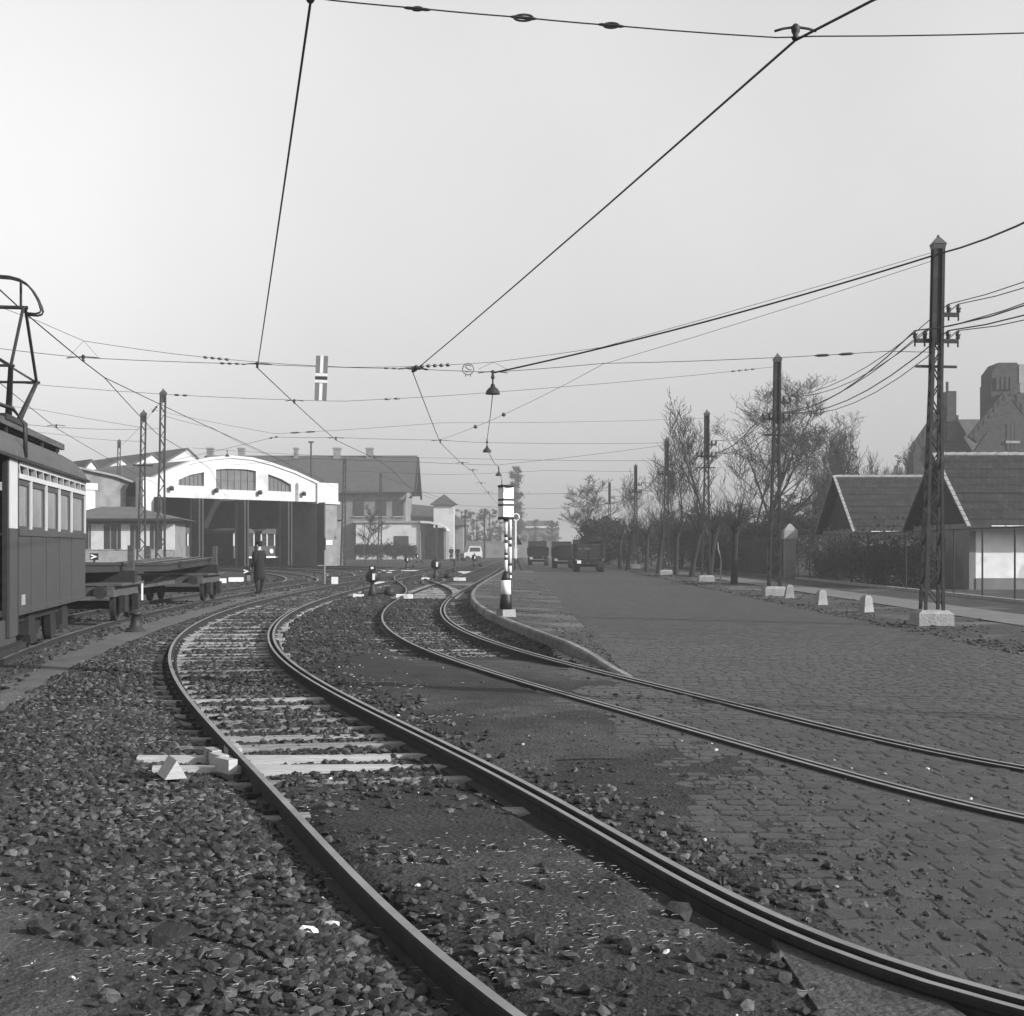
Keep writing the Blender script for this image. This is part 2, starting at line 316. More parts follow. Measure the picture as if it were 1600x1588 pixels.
dry = np.maximum(dry, .55*sstep(.02, .16, fbm(XX, YY, .55, 6, 93))*(XX < 1.2)*sstep(40, 20, YY))
gme = rawmesh('ground', np.stack([XX, YY, ZZ], -1).reshape(-1, 3), fc, 'soil', smooth=True)
at = gme.attributes.new('dry', 'FLOAT', 'POINT'); at.data.foreach_set('value', dry.ravel().astype(np.float32))
n_ = M['soil'].node_tree; p_ = n_.nodes['Principled BSDF']; ol = p_.inputs['Base Color'].links[0].from_socket
an = n_.nodes.new('ShaderNodeAttribute'); an.attribute_name = 'dry'; m1 = n_.nodes.new('ShaderNodeMapRange'); m1.inputs[3].default_value = 1; m1.inputs[4].default_value = 2.9; n_.links.new(an.outputs['Fac'], m1.inputs[0])
m2_ = n_.nodes.new('ShaderNodeMath'); m2_.operation = 'MULTIPLY'; n_.links.new(ol, m2_.inputs[0]); n_.links.new(m1.outputs[0], m2_.inputs[1]); n_.links.new(m2_.outputs[0], p_.inputs['Base Color'])
struct(link('ground', gme))
def strip(name, ymin, ymax, lf, rf, lift, mt, nx=10, ratio=1.03, zf=None):
    y = [ymin]
    while y[-1] < ymax: y.append(y[-1]*ratio)
    y = np.array(y); t = np.linspace(0, 1, nx); l = lf(y) if callable(lf) else np.full(len(y), float(lf)); r_ = rf(y) if callable(rf) else np.full(len(y), float(rf))
    X = l[:, None]*(1-t)+r_[:, None]*t; Yg = np.repeat(y[:, None], nx, 1); Z = (zf(X, Yg) if zf else gz(X, Yg))+lift
    ix = np.arange(X.size).reshape(X.shape); fq = np.stack([ix[:-1, :-1], ix[:-1, 1:], ix[1:, 1:], ix[1:, :-1]], -1).reshape(-1, 4)
    return struct(link(name, rawmesh(name, np.stack([X, Yg, Z], -1).reshape(-1, 3), fq, mt, smooth=True)))
wob = lambda c, a, s: (lambda y: c(y)+a*np.sin(y*2.1+s)*.6+a*np.sin(y*5.3+s*2)*.4)
strip('footpath', 9.5, 58, wob(PL, .08, 0), wob(PR, .10, 2), .006, 'path', 8, 1.012)
road = strip('road', 2.6, 230, lambda y: np.where(y < 18.3, settedge(np.minimum(y, 18))-.9, ROADL), lambda y: 7.7+.5*np.sin(y*.05)*0-.9*sstep(70, 160, y), 0, 'road', 26, 1.03, zf=lambda x, y: -.0075+.0105*sstep(19, 28.5, y)+.006*fbm(x, y, .8, 4, 77)*sstep(8, 16, y)+0*x)
road.data.materials.append(M['jointsand'])
for p in road.data.polygons:
    if p.center.y < 22: p.material_index = 1
strip('sidewalk', 14, 130, 10.2, 11.9, .03, 'sidewalk', 4, 1.05, zf=lambda x, y: 0*x+.015)
strip('verge', 14, 150, 7.5, 10.2, .012, 'verge', 10, 1.03, zf=lambda x, y: -.03+.05*sstep(7.5, 8.5, x+.5*fbm(x, y, .6, 4, 19))+fbm(x, y, .8, 4, 9)*.07*sstep(7.6, 8.8, x))
strip('fence_strip', 14, 150, 11.9, 30, .0, 'verge', 6, 1.05, zf=lambda x, y: .02+0*x)
# traffic island: rises from the tip at the rails to a kerb along the line
def isz(x, y): return .012+(.15-.012)*sstep(17.2, 22, y)*(1-.6*np.clip((x-KERB(y))/np.maximum(ROADL-KERB(y), .05), 0, 1))
island = strip('traffic_island', 17.35, 150, lambda y: np.minimum(KERB(y)+.11, ROADL-.02), ROADL, 0, 'island', 12, 1.02, zf=lambda x, y: isz(x, y)+fbm(x, y, 1.2, 4, 21)*.02*sstep(18, 22, y))
mb = MB()                                            # its outer skirt down to the road
yy = [17.4*1.05**k for k in range(44)]
for a, b in zip(yy, yy[1:]):
    mb.add([(ROADL, a, -.05), (ROADL, b, -.05), (ROADL, b, float(isz(np.array(ROADL), np.array(b)))), (ROADL, a, float(isz(np.array(ROADL), np.array(a))))], [(0, 1, 2, 3)])
mb.build('edge', 'island', island)
y = 17.45
while y < 100:
    L = rnd.uniform(.75, 1.05) if y < 50 else 2.; y2 = y+L-.012; mb = MB(); P = []
    for q in (y, y2):
        x = float(KERB(q)); zt = float(isz(np.array(x), np.array(q)))+.012+rnd.uniform(-.006, .006)
        P.append([(x-.01+rnd.uniform(-.012, .012), q, -.16), (x+.12, q, -.16), (x+.12, q, zt-.006), (x+.03, q, zt), (x+.0, q, zt-.025)])
    mb.add(P[0]+P[1], [(0, 1, 2, 3, 4), (9, 8, 7, 6, 5)]+[(i, 5+i, 5+(i+1) % 5, (i+1) % 5) for i in range(5)]); mb.build('kerb_stone', 'kerb', island); y += L
# ------------------------------------------------------------------ tracks
def railmesh(curve, y0, y1, z, off=0., guard=False, zf=None, step=1.02):
    y = [y0]
    while y[-1] < y1: y.append(y[-1]+max(.22, y[-1]*(step-1)))
    y = np.array(y); x = curve(y); dx = np.gradient(x, y); nn = np.sqrt(1+dx*dx); nx, ny = 1/nn, -dx/nn
    hw = .016 if guard else .020
    prof = [(-hw, 0), (hw, 0), (hw+.003, -.012), (hw+.002, -.034), (.009, -.048), (.009, -.115), (.062, -.132), (.062, -.142), (-.062, -.142), (-.062, -.132), (-.009, -.115), (-.009, -.048), (-hw-.002, -.034), (-hw-.003, -.012)]
    zz = np.full(len(y), z) if zf is None else zf(y); V = []; k = len(prof)
    for i in range(len(y)):
        for a, b in prof: V.append((x[i]+nx[i]*(a+off), y[i]+ny[i]*(a+off), zz[i]+b))
    mb = MB(); mb.v = V
    for i in range(len(y)-1):
        for j in range(k):
            mb.f.append((i*k+j, i*k+(j+1) % k, (i+1)*k+(j+1) % k, (i+1)*k+j)); mb.m.append(1 if j == 0 else 0)
    return mb
def sleeper(parent, x, y, ang, L, zt, wd=.2, m='sleeper', h=.12, name='sleeper'):
    mb = MB(); j = lambda: rnd.uniform(-.008, .008)
    mb.hexa([(-L/2, -wd/2, -h), (L/2, -wd/2, -h), (L/2, wd/2, -h), (-L/2, wd/2, -h), (-L/2+j(), -wd/2+j(), j()), (L/2+j(), -wd/2+j(), j()), (L/2+j(), wd/2+j(), j()), (-L/2+j(), wd/2+j(), j())])
    o = mb.build(name, m, parent, loc=(x, y, zt)); o.rotation_euler = (rnd.uniform(-.02, .02), rnd.uniform(-.008, .008), ang); return o
trA = thing('tram_track', 'curving main tram track on light wooden sleepers in open ballast', 'track')
railmesh(AL, 1.2, 190, ZA).build('rail', ['rust', 'steel'], trA)
railmesh(AR, 1.2, 190, ZA).build('rail', ['rust', 'steel'], trA)
railmesh(AR, 1.2, 40, ZA-.004, -.088, True).build('guard_rail', ['rust', 'steel'], trA, label='check rail close inside the inner running rail')
def slope(c, y): return float((c(y+.2)-c(y-.2))/.4)
CA = lambda y: (AL(y)+AR(y))/2
CB = lambda y: (BL(y)+BR(y))/2
s = 8.55; k = 0
while s < 62:
    sl_ = slope(CA, s); ang = math.atan(sl_)*-1
    zt = -.008 if s > 9 else .010
    L = 2.25+rnd.uniform(-.12, .12)
    sleeper(trA, float(CA(s))-.16+rnd.uniform(-.08, .08), s, ang*.55-.02+rnd.uniform(-.025, .025), L, zt-.004-rnd.uniform(0, .024), .17)
    if s < 24:
        for c_ in (AL, AR):
            ch_ = MB().bx(-.1, .1, -.06, .06, -.012, .012).lathe([(.02, .012), (.02, .04), (.012, .045)], 6, (-.075, .02, 0)).lathe([(.02, .012), (.02, .04), (.012, .045)], 6, (.075, -.02, 0)).build('rail_chair', 'rust', trA, loc=(float(c_(s)), s, zt-.004)); ch_.rotation_euler[2] = ang
    s += (.58+rnd.uniform(-.05, .05))*(1 if s < 30 else 1.25)*(1.25 if s < 9 else 1)
trB = thing('tram_track', 'second tram track curving out of the paved road past the traffic island', 'track')
railmesh(BL, 2.5, 190, ZB).build('rail', ['rust', 'steel'], trB)
railmesh(BR, 2.5, 190, ZB).build('rail', ['rust', 'steel'], trB)
railmesh(BR, 2.5, 46, ZB-.004, -.095, True).build('guard_rail', ['rust', 'steel'], trB)
railmesh(BL, 2.5, 22, ZB-.004, .095, True).build('guard_rail', ['rust', 'steel'], trB)
s = 21.5
while s < 70:
    ang = -math.atan(slope(CB, s)); sleeper(trB, float(CB(s))+rnd.uniform(-.06, .06), s, ang*.55+rnd.uniform(-.03, .03), 2.3+rnd.uniform(-.2, .1), -.098-rnd.uniform(0, .03)); s += .66*(1 if s < 35 else 1.3)
trD = thing('tram_track', 'yard track carrying the tram and the two rail trolleys', 'track')
GD = .75
DL = lambda y: DC(y)-GD
DR = lambda y: DC(y)+GD
for c in (DL, DR): railmesh(c, 8, 118, .10, step=1.03).build('rail', ['rust', 'steel'], trD)
s = 12.
while s < 60: sleeper(trD, float(DC(s)), s, .05, 2.4, -.02-rnd.uniform(0, .03)); s += .75
trC = thing('crossover_track', 'crossover linking the two main tracks behind the near switch lantern', 'track')
def CC(a, b): return lambda y: a(y)*(1-sstep(44, 84, np.asarray(y, float)))+b(y)*sstep(44, 84, np.asarray(y, float))
for a, b, s_ in ((BL, AL, 0), (BR, AR, 0)): railmesh(CC(a, b), 44.5, 83, .058, step=1.012).build('rail', ['rust', 'steel'], trC)
s = 47.
while s < 80: sleeper(trC, float(CC(CB, CA)(s)), s, .02, 2.6, -.055); s += 1.1
# yard tracks fanning into the four doors of the hall
DEP_L, DEP_R = (-27.9, 109.), (-16.8, 122.); DANG = math.atan2(DEP_R[1]-DEP_L[1], DEP_R[0]-DEP_L[0]); DW = math.hypot(DEP_R[0]-DEP_L[0], DEP_R[1]-DEP_L[1])
du, dv = (math.cos(DANG), math.sin(DANG)), (-math.sin(DANG), math.cos(DANG))
bayu = [onwall(DEP_L, DANG, p, 800)[0] for p in (237, 302, 373, 441, 497)]
def bez(p0, p1, p2, p3, n=26):
    t = np.linspace(0, 1, n)[:, None]; p0, p1, p2, p3 = map(np.array, (p0, p1, p2, p3))
    return (1-t)**3*p0+3*t*(1-t)**2*p1+3*t*t*(1-t)*p2+t**3*p3
wn = ('left-hand', 'second', 'third', 'right-hand')
for i in range(4):
    u = (bayu[i]+bayu[i+1])/2; e = np.array([DEP_L[0]+du[0]*u, DEP_L[1]+du[1]*u]); inn = np.array(dv)
    y0 = (60, 72, 84, 96)[i]; p0 = np.array([float(DC(y0)), y0]); sl_ = slope(DC, y0); t0 = np.array([sl_, 1.])
    P = bez(p0, p0+t0*12, e-inn*13, e+inn*6); tr = thing('yard_track', f'rails curving off into the {wn[i]} doorway of the white arched tram hall', 'track')
    T = np.gradient(P, axis=0); T /= np.linalg.norm(T, axis=1)[:, None]; Nn = np.stack([T[:, 1], -T[:, 0]], 1)
    for sg in (-.75, .75):
        mb = MB(); q = P+Nn*sg; prof = [(-.04, .07), (.04, .07), (.04, .03), (.06, -.08), (-.06, -.08), (-.04, .03)]
        for (x, y), nn in zip(q, Nn): mb.v += [(x+nn[0]*a, y+nn[1]*a, b) for a, b in prof]
        for a in range(len(q)-1):
            for j in range(6): mb.f.append((a*6+j, a*6+(j+1) % 6, (a+1)*6+(j+1) % 6, (a+1)*6+j)); mb.m.append(1 if j == 0 else 0)
        mb.build('rail', ['rust', 'steel'], tr)
# loose timbers by the left rail: two short sleepers, a wedge and packing blocks
for px0, px1, py, lb in ((210, 612, 1186, 'pale fresh sleeper under the near rail, behind its twin with the wedge'), (234, 628, 1201, 'pale fresh sleeper under the near rail, carrying the wooden wedge')):
    a = G(px0, py, .03); b = G(px1, py-4, .0); L = b[0]-a[0]; j = lambda: rnd.uniform(-.006, .006)
    o = MB().hexa([(-L/2, -.07, -.13), (L/2, -.07, -.13), (L/2, .07, -.13), (-L/2, .07, -.13), (-L/2, -.07+j(), j()), (L/2, -.07, j()), (L/2, .07, j()), (-L/2+j(), .07, j())]).build('loose_sleeper', 'newwood'); o.location = ((a[0]+b[0])/2, (a[1]+b[1])/2+.03, .022); o.rotation_euler = (0, .022, math.atan2(b[1]-a[1], L)); tag(o, lb, 'sleeper')
q = G(287, 1195, .1); o = MB().prism([(-.075, 0, 0), (.075, 0, 0), (.005, 0, .125)], (0, .3, 0)).build('wooden_wedge', 'newwood'); o.location = (q[0]+.0, q[1]-.22, .036); o.rotation_euler[2] = .42
tag(o, 'three-sided wooden wedge resting on the pale loose sleepers', 'wedge')
for i, (px, py, ln) in enumerate(((328, 1166, .22), (338, 1175, .2), (349, 1183, .2))):
    q = G(px, py, .12); o = MB().bx(-.035, .035, -ln/2, ln/2, -.1, .0).build('packing_block', 'newwood' if i else 'sleeper'); o.location = (q[0]+.02, q[1], .1+i*.006); o.rotation_euler[2] = .5+.1*i
    tag(o, ('thin wooden packing block against the near rail, farthest from the wedge', 'middle wooden packing block against the near rail', 'wooden packing block against the near rail, next to the wedge')[i], 'block', 'packing blocks by the rail')
o = MB().bx(-.055, .055, -.15, .15, -.06, .0).build('packing_block', 'newwood'); q = G(362, 1165, .07); o.location = (q[0], q[1]+.05, .06); o.rotation_euler[2] = .3; tag(o, 'pale wooden block lying inside the near rail on a sleeper', 'block', 'packing blocks by the rail')
# slab crossing beside the guard rail
mb = thing('paving_slabs', 'worn concrete crossing slabs sunk in the dirt beside the guard rail', 'slabs'); 
q0 = [G(1205, 1478, .02), G(1292, 1472, .02), G(1340, 1510, .02), G(1470, 1572, .02), G(1540, 1620, .02), G(1300, 1625, .02), G(1265, 1572, .02), G(1232, 1520, .02)]
def slab(ix): P = [q0[i] for i in ix]; c = sum((Vector(p) for p in P), Vector())/len(P); MB().prism([tuple(c+(Vector(p)-c)*.985) for p in P], (0, 0, .028)).build('slab', 'stoneslab', mb)
M['stoneslab'] = mat('slab_concrete', .05, .85, .4, 5, .03, 24, grain=.4)
slab((0, 7, 2, 1)); slab((7, 6, 3, 2)); slab((6, 5, 4, 3))
# ------------------------------------------------------------------ sett paving
def settmesh(k):
    r = np.random.default_rng(100+k); mb = MB(); j = lambda a: r.uniform(-a, a); hx, hy = .5, .5
    ring = lambda s_, z: [(hx*s_*sx*(1 if sx*sy == 0 else .965)+j(.03), hy*s_*sy*(1 if sx*sy == 0 else .965)+j(.035), z) for sx, sy in ((-1, -1), (0, -1.03), (1, -1), (1.03, 0), (1, 1), (0, 1.03), (-1, 1), (-1.03, 0))]
    mb.v = ring(1, -.06)+ring(.985, -.0085)+ring(.86, -.0010)+[(0, 0, .001+j(.001))]
    for a in (0, 8):
        for i in range(8): mb.f.append((a+i, a+(i+1) % 8, a+8+(i+1) % 8, a+8+i)); mb.m.append(0)
    for i in range(8): mb.f.append((16+i, 16+(i+1) % 8, 24)); mb.m.append(0)
    return mb
SM = [settmesh(k) for k in range(6)]; SME = [m_.mesh('sett', 'sett', False) for m_ in SM]
cand = []; yv = 3.4; row = 0
while yv < 29:
    rh = rnd.uniform(.165, .195); x = rnd.uniform(-.2, 0)-1.
    while x < 7.6:
        wd = rnd.uniform(.15, .21); xc = x+wd/2; yc = yv+.03*math.sin(xc*1.3+row*.3)-.10*xc*.0
        e = float(settedge(min(yc, 18))) if yc < 18 else ROADL+.05
        ok = xc > e-.75 and xc < .42*yc+1.2 and xc < 7.65
        for c in (AL, AR): ok = ok and abs(xc-float(c(yc))) > .24
        for c in (BL, BR): ok = ok and abs(xc-float(c(yc))) > .20
        if ok: cand.append((xc, yc, wd, rh))
        x += wd
    yv += rh; row += 1
def seen(c): return 4.75 < c[1] and abs(c[0]) < .3636*c[1]-.02
cand.sort(key=lambda c: (not seen(c) or float(gz(c[0], c[1])) > -.02, c[1]))
VV = []; FF = []; TT = []; nv = 0
for i, (xc, yc, wd, rh) in enumerate(cand):
    z = .0+rnd.uniform(-.004, .003); tl = (rnd.uniform(-.012, .012), rnd.uniform(-.012, .012)); rz = rnd.uniform(-.05, .05); k = rnd.randrange(6)
    if i < 300:
        o = link('sett', SME[k], road, (xc, yc, z)); o.scale = (wd-.014, rh-.015, 1); o.rotation_euler = (tl[0], tl[1], rz)
    else:
        v = np.array(SM[k].v); v = v*np.array([wd-.014, rh-.015, 1]); v[:, 2] += v[:, 0]*tl[1]*-1+v[:, 1]*tl[0]; cs, sn = math.cos(rz), math.sin(rz)
        v = np.stack([v[:, 0]*cs-v[:, 1]*sn+xc, v[:, 0]*sn+v[:, 1]*cs+yc, v[:, 2]+z], 1); VV.append(v); TT.append(np.full(len(v), rnd.random()))
        FF += [[a+nv for a in (f if len(f) == 4 else f+(f[2],))] for f in SM[k].f]; nv += len(v)
mm = MB(); mm.v = np.concatenate(VV).tolist(); mm.f = [tuple(dict.fromkeys(f)) for f in FF]; mm.m = [0]*len(FF); me = mm.mesh('setts', 'sett', False)
at = me.attributes.new('tone', 'FLOAT', 'POINT'); at.data.foreach_set('value', np.concatenate(TT).astype(np.float32))
stuff(link('setts', me, road))
# ------------------------------------------------------------------ ballast
def ico():
    p = (1+5**.5)/2; v = np.array([(-1, p, 0), (1, p, 0), (-1, -p, 0), (1, -p, 0), (0, -1, p), (0, 1, p), (0, -1, -p), (0, 1, -p), (p, 0, -1), (p, 0, 1), (-p, 0, -1), (-p, 0, 1)])
    f = np.array([(0, 11, 5), (0, 5, 1), (0, 1, 7), (0, 7, 10), (0, 10, 11), (1, 5, 9), (5, 11, 4), (11, 10, 2), (10, 7, 6), (7, 1, 8), (3, 9, 4), (3, 4, 2), (3, 2, 6), (3, 6, 8), (3, 8, 9), (4, 9, 5), (2, 4, 11), (6, 2, 10), (8, 6, 7), (9, 8, 1)])
    return v/np.linalg.norm(v[0]), f
IV, IF = ico()
def stones(name, P, Sz, mt='stone', flat=.64, seed=1, sink=.42):
    r = np.random.default_rng(seed); N = len(P); V = IV[None]*(1+r.uniform(-.32, .32, (N, 12, 1)))
    V = V*(Sz[:, None, None]*r.uniform(.65, 1.25, (N, 1, 3))*np.array([1, 1, flat]))
    a = r.uniform(0, 6.28, N); b = r.uniform(-.6, .6, N); c, s_ = np.cos(b)[:, None], np.sin(b)[:, None]
    x, y, z = V[..., 0], V[..., 1]*c-V[..., 2]*s_, V[..., 1]*s_+V[..., 2]*c; c, s_ = np.cos(a)[:, None], np.sin(a)[:, None]
    V = np.stack([x*c-y*s_, x*s_+y*c, z], -1)+P[:, None]; V[..., 2] += Sz[:, None]*(1-sink)*flat*.6
    Fc = (IF[None]+(np.arange(N)*12)[:, None, None]).reshape(-1, 3)
    return link(name, rawmesh(name, V.reshape(-1, 3), Fc, mt, np.repeat(r.random(N), 12)))
def sample(n, y0, y1, xl, xr, pw=1.0):
    u = nr.random(n); y = (y0**pw+u*(y1**pw-y0**pw))**(1/pw); t = nr.random(n); l, r_ = xl(y), xr(y); return l+(r_-l)*t, y
pts = []
def scatter(n, y0, y1, xl, xr, dens=None, s0=.017, s1=.036, grow=.0012, pw=.55, lift=0.):
    x, y = sample(n, y0, y1, xl, xr, pw)
    if dens is not None: k = nr.random(n) < dens(x, y); x, y = x[k], y[k]
    sz = (s0*.55+(s1*1.15-s0*.55)*nr.random(len(x))**1.5)*(1+np.maximum(y-12, 0)*.012); z = np.where((x > settedge(np.minimum(y, 18))-.5) & (y < 19) & (x > 0), np.maximum(gz(x, y), -.003), gz(x, y))+lift
    inr = np.zeros(len(x), bool)
    for c, o_ in ((AL, 0), (AR, 0), (AR, -.1), (BL, 0), (BR, 0)): inr |= np.abs(x-c(y)-o_) < .05+sz*.8
    pts.append(np.column_stack([x, y, z, sz])[~inr])
edge = lambda y: np.interp(y, [3.5, 5, 6, 8, 10, 12, 13], [-.75, -1.0, -1.5, -2.6, -3.3, -4.2, -4.6])
fb = lambda x, y: fbm(x, y, 1.1, 4, 33)
leftl = lambda y: np.where(y < 13, edge(y)-.5, PR(y)-.1)
scatter(30000, 3.6, 14, leftl, AL, lambda x, y: np.clip(sstep(edge(y)-.7, edge(y)+.3, x)*(.22+.9*sstep(-.12, .04, fb(x, y))), .03, 1)*np.where((AL(y)-x < .5), 1.6, 1))
scatter(12000, 13, 45, lambda y: PR(y)-.1, AL, None)
scatter(24000, 8.6, 62, AL, AR, lambda x, y: np.clip(sstep(8.6, 10.5, y)+fb(x, y)*.8, .1, 1)*np.where(x > AR(y)-.3, .6, 1), .018, .038)
scatter(2600, 4, 8.8, AL, AR, lambda x, y: np.clip(sstep(.75, .1, x-AL(y))*.9+fb(x, y)*1.2+.10, .02, 1)*np.where(y < 6.6, 1, .5))
scatter(3600, 6.2, 22, AR, lambda y: AR(y)+.95, lambda x, y: np.clip(sstep(.9, .1, x-AR(y))+fb(x, y)*1.5, .03, 1))
scatter(5000, 3.8, 13, AL, lambda y: settedge(y)+.6, lambda x, y: .5+fb(x, y)*1.2, .004, .012)
scatter(2500, 3.8, 11, lambda y: y*0-4, AL, lambda x, y: .5+fb(x, y), .004, .012)
scatter(4200, 4.2, 15, lambda y: settedge(y)-.7, lambda y: settedge(y)+3.2, lambda x, y: np.clip(1.1-(x-settedge(y))/2.6+fb(x, y), .05, 1)*.8, .004, .011)
scatter(700, 4, 14, AR, lambda y: settedge(y)+.5, lambda x, y: .45+fb(x, y), .008, .022)
scatter(6000, 20, 46, AR, BL, lambda x, y: np.clip(sstep(18, 24, y)*.7+fb(x, y)*1.5, .05, 1), .015, .032)
scatter(7000, 22, 60, BL, BR, None, .015, .032)
scatter(1500, 22, 42, lambda y: BR(y), lambda y: KERB(y)-.05, None, .015, .03)
scatter(3500, 11, 42, lambda y: DC(y)-2.2, lambda y: PL(y)+.15, None, .02, .04)
scatter(2500, 45, 95, lambda y: DC(y)-3, lambda y: AR(y)+2, lambda x, y: .4+fb(x, y), .03, .06)
scatter(900, 3.6, 30, lambda y: y*0-6, lambda y: y*0+1.5, lambda x, y: .5+0*x, .008, .028)
P = np.concatenate(pts)
stuff(stones('ballast', P[:, :3], P[:, 3], seed=4))
scatter_p = []; pts = []
scatter(260, 4, 30, lambda y: y*0-5.5, lambda y: y*0+3.2, None, .006, .016); P = np.concatenate(pts); P = P[P[:, 0] < np.where(P[:, 1] < 12, 3.2, 0)]
stuff(stones('pale_gravel', P[:, :3], P[:, 3], 'palestone', seed=9))
r_ = np.random.default_rng(71); nq = 5200; yv_ = 14*(95/14)**r_.random(nq); xv_ = 7.55+2.7*r_.random(nq)**1.3
stuff(stones('verge_clods', np.column_stack([xv_, yv_, .0+.02*sstep(7.5, 8.5, xv_)]), (.012+.05*r_.random(nq)**3)*(1+yv_*.006), 'verge', .4, 72, .6))
nq = 1600; yv_ = 18.5*(70/18.5)**r_.random(nq); tq = r_.random(nq); xv_ = KERB(yv_)+.2+(ROADL-KERB(yv_)-.2)*tq
stuff(stones('island_clods', np.column_stack([xv_, yv_, isz(xv_, yv_)]), (.008+.03*r_.random(nq)**3)*(1+yv_*.006), 'island', .4, 73, .6))
# larger rubble and dry stalks
V = []; Fq = []; nb = 0
def straw(x, y, a, L, r=.0025, curl=.9):
    global nb
    z = float(gz(x, y))+.02; p = []; rise = rnd.uniform(.0, .35)
    for i in range(4):
        t = i/3; aa = a+curl*(t-.5)*rnd.uniform(.5, 1.5); p.append((x+math.cos(aa)*L*t, y+math.sin(aa)*L*t, z+L*(rise*t-rise*.9*t*t)+.006))
    for i in range(3):
        q, w_ = p[i], p[i+1]; dx, dy = math.cos(a+1.57)*r, math.sin(a+1.57)*r
        V.extend([(q[0]-dx, q[1]-dy, q[2]), (q[0]+dx, q[1]+dy, q[2]), (w_[0]+dx, w_[1]+dy, w_[2]+.0), (w_[0]-dx, w_[1]-dy, w_[2]), (q[0], q[1], q[2]+r*2.2), (w_[0], w_[1], w_[2]+r*2.2)])
        Fq.extend([(nb, nb+3, nb+5, nb+4), (nb+1, nb+4, nb+5, nb+2), (nb, nb+1, nb+2, nb+3)]); nb += 6
for cx, cy, n_, sp in ((-1.75, 6.2, 55, .35), (-1.4, 6.8, 40, .3), (-1.5, 5.2, 60, .35), (-1.9, 8.4, 40, .5), (-2.6, 9.2, 50, .7), (-3.2, 12, 60, .8), (-3.8, 14, 70, .9), (-.15, 7.3, 50, .35), (.25, 6.6, 60, .3), (.05, 5.9, 60, .3), (.45, 5.6, 40, .3), (.0, 5.2, 35, .25), (-1.9, 16, 60, .7), (-.9, 13, 45, .5), (.2, 8.9, 25, .3), (-4.6, 19, 60, .8), (-3, 25, 60, 1.2), (-.9, 5.0, 40, .3)):
    for i in range(int(n_*1.6)): straw(cx+rnd.gauss(0, sp), cy+rnd.gauss(0, sp*.6), rnd.gauss(.1, 1.0)+rnd.choice((0, math.pi)), rnd.uniform(.008, .04)*(1+cy*.03), .0005+cy*.00008)
for i in range(500):
    y = 3.9*(12/3.9)**rnd.random(); straw(float(edge(y))-1.2+rnd.random()*3.6, y, rnd.uniform(0, 6.3), rnd.uniform(.012, .04), .0006)
stuff(link('dry_grass', rawmesh('dry_grass', V, Fq, 'straw')))
for i, (px, py, sz, lb, mt) in enumerate(((265, 1468, .14, 'broad dark flat stone half buried at the ballast edge', 'darkstone'), (1062, 1435, .07, 'flat angular stone lying in the dirt between guard rail and weeds', 'darkstone'), (485, 1460, .045, 'crumpled pale lump of litter on the ballast', 'paper'), (520, 1450, .04, 'folded pale scrap leaning on ballast by the crumpled litter', 'paper'), (198, 1349, .05, 'lone dark stone above the bare soil at the ballast edge', 'darkstone'), (62, 1455, .06, 'dark stone on the bare pale soil', 'darkstone'), (505, 1405, .03, 'small pale stone chip among the dark ballast', 'palestone'))):
    x, y, z = G(px, py, .02); o = stones('loose_stone' if mt != 'paper' else 'litter_scrap', np.array([[0, 0, 0.]]), np.array([sz]), mt, .45 if i else .3, 40+i, .5); o.location = (x, y, float(gz(x, y))+.01); tag(o, lb, 'stone' if mt != 'paper' else 'litter')
o = MB().tube([(0, 0, 0), (.25, .01, .012), (.5, -.015, .01)], [.005, .006, .003], 5).build('stick', 'bark'); q = G(868, 1192); o.location = (q[0], q[1], float(gz(q[0], q[1]))+.012); tag(o, 'thin dark stick lying on the dirt between the tracks', 'stick')
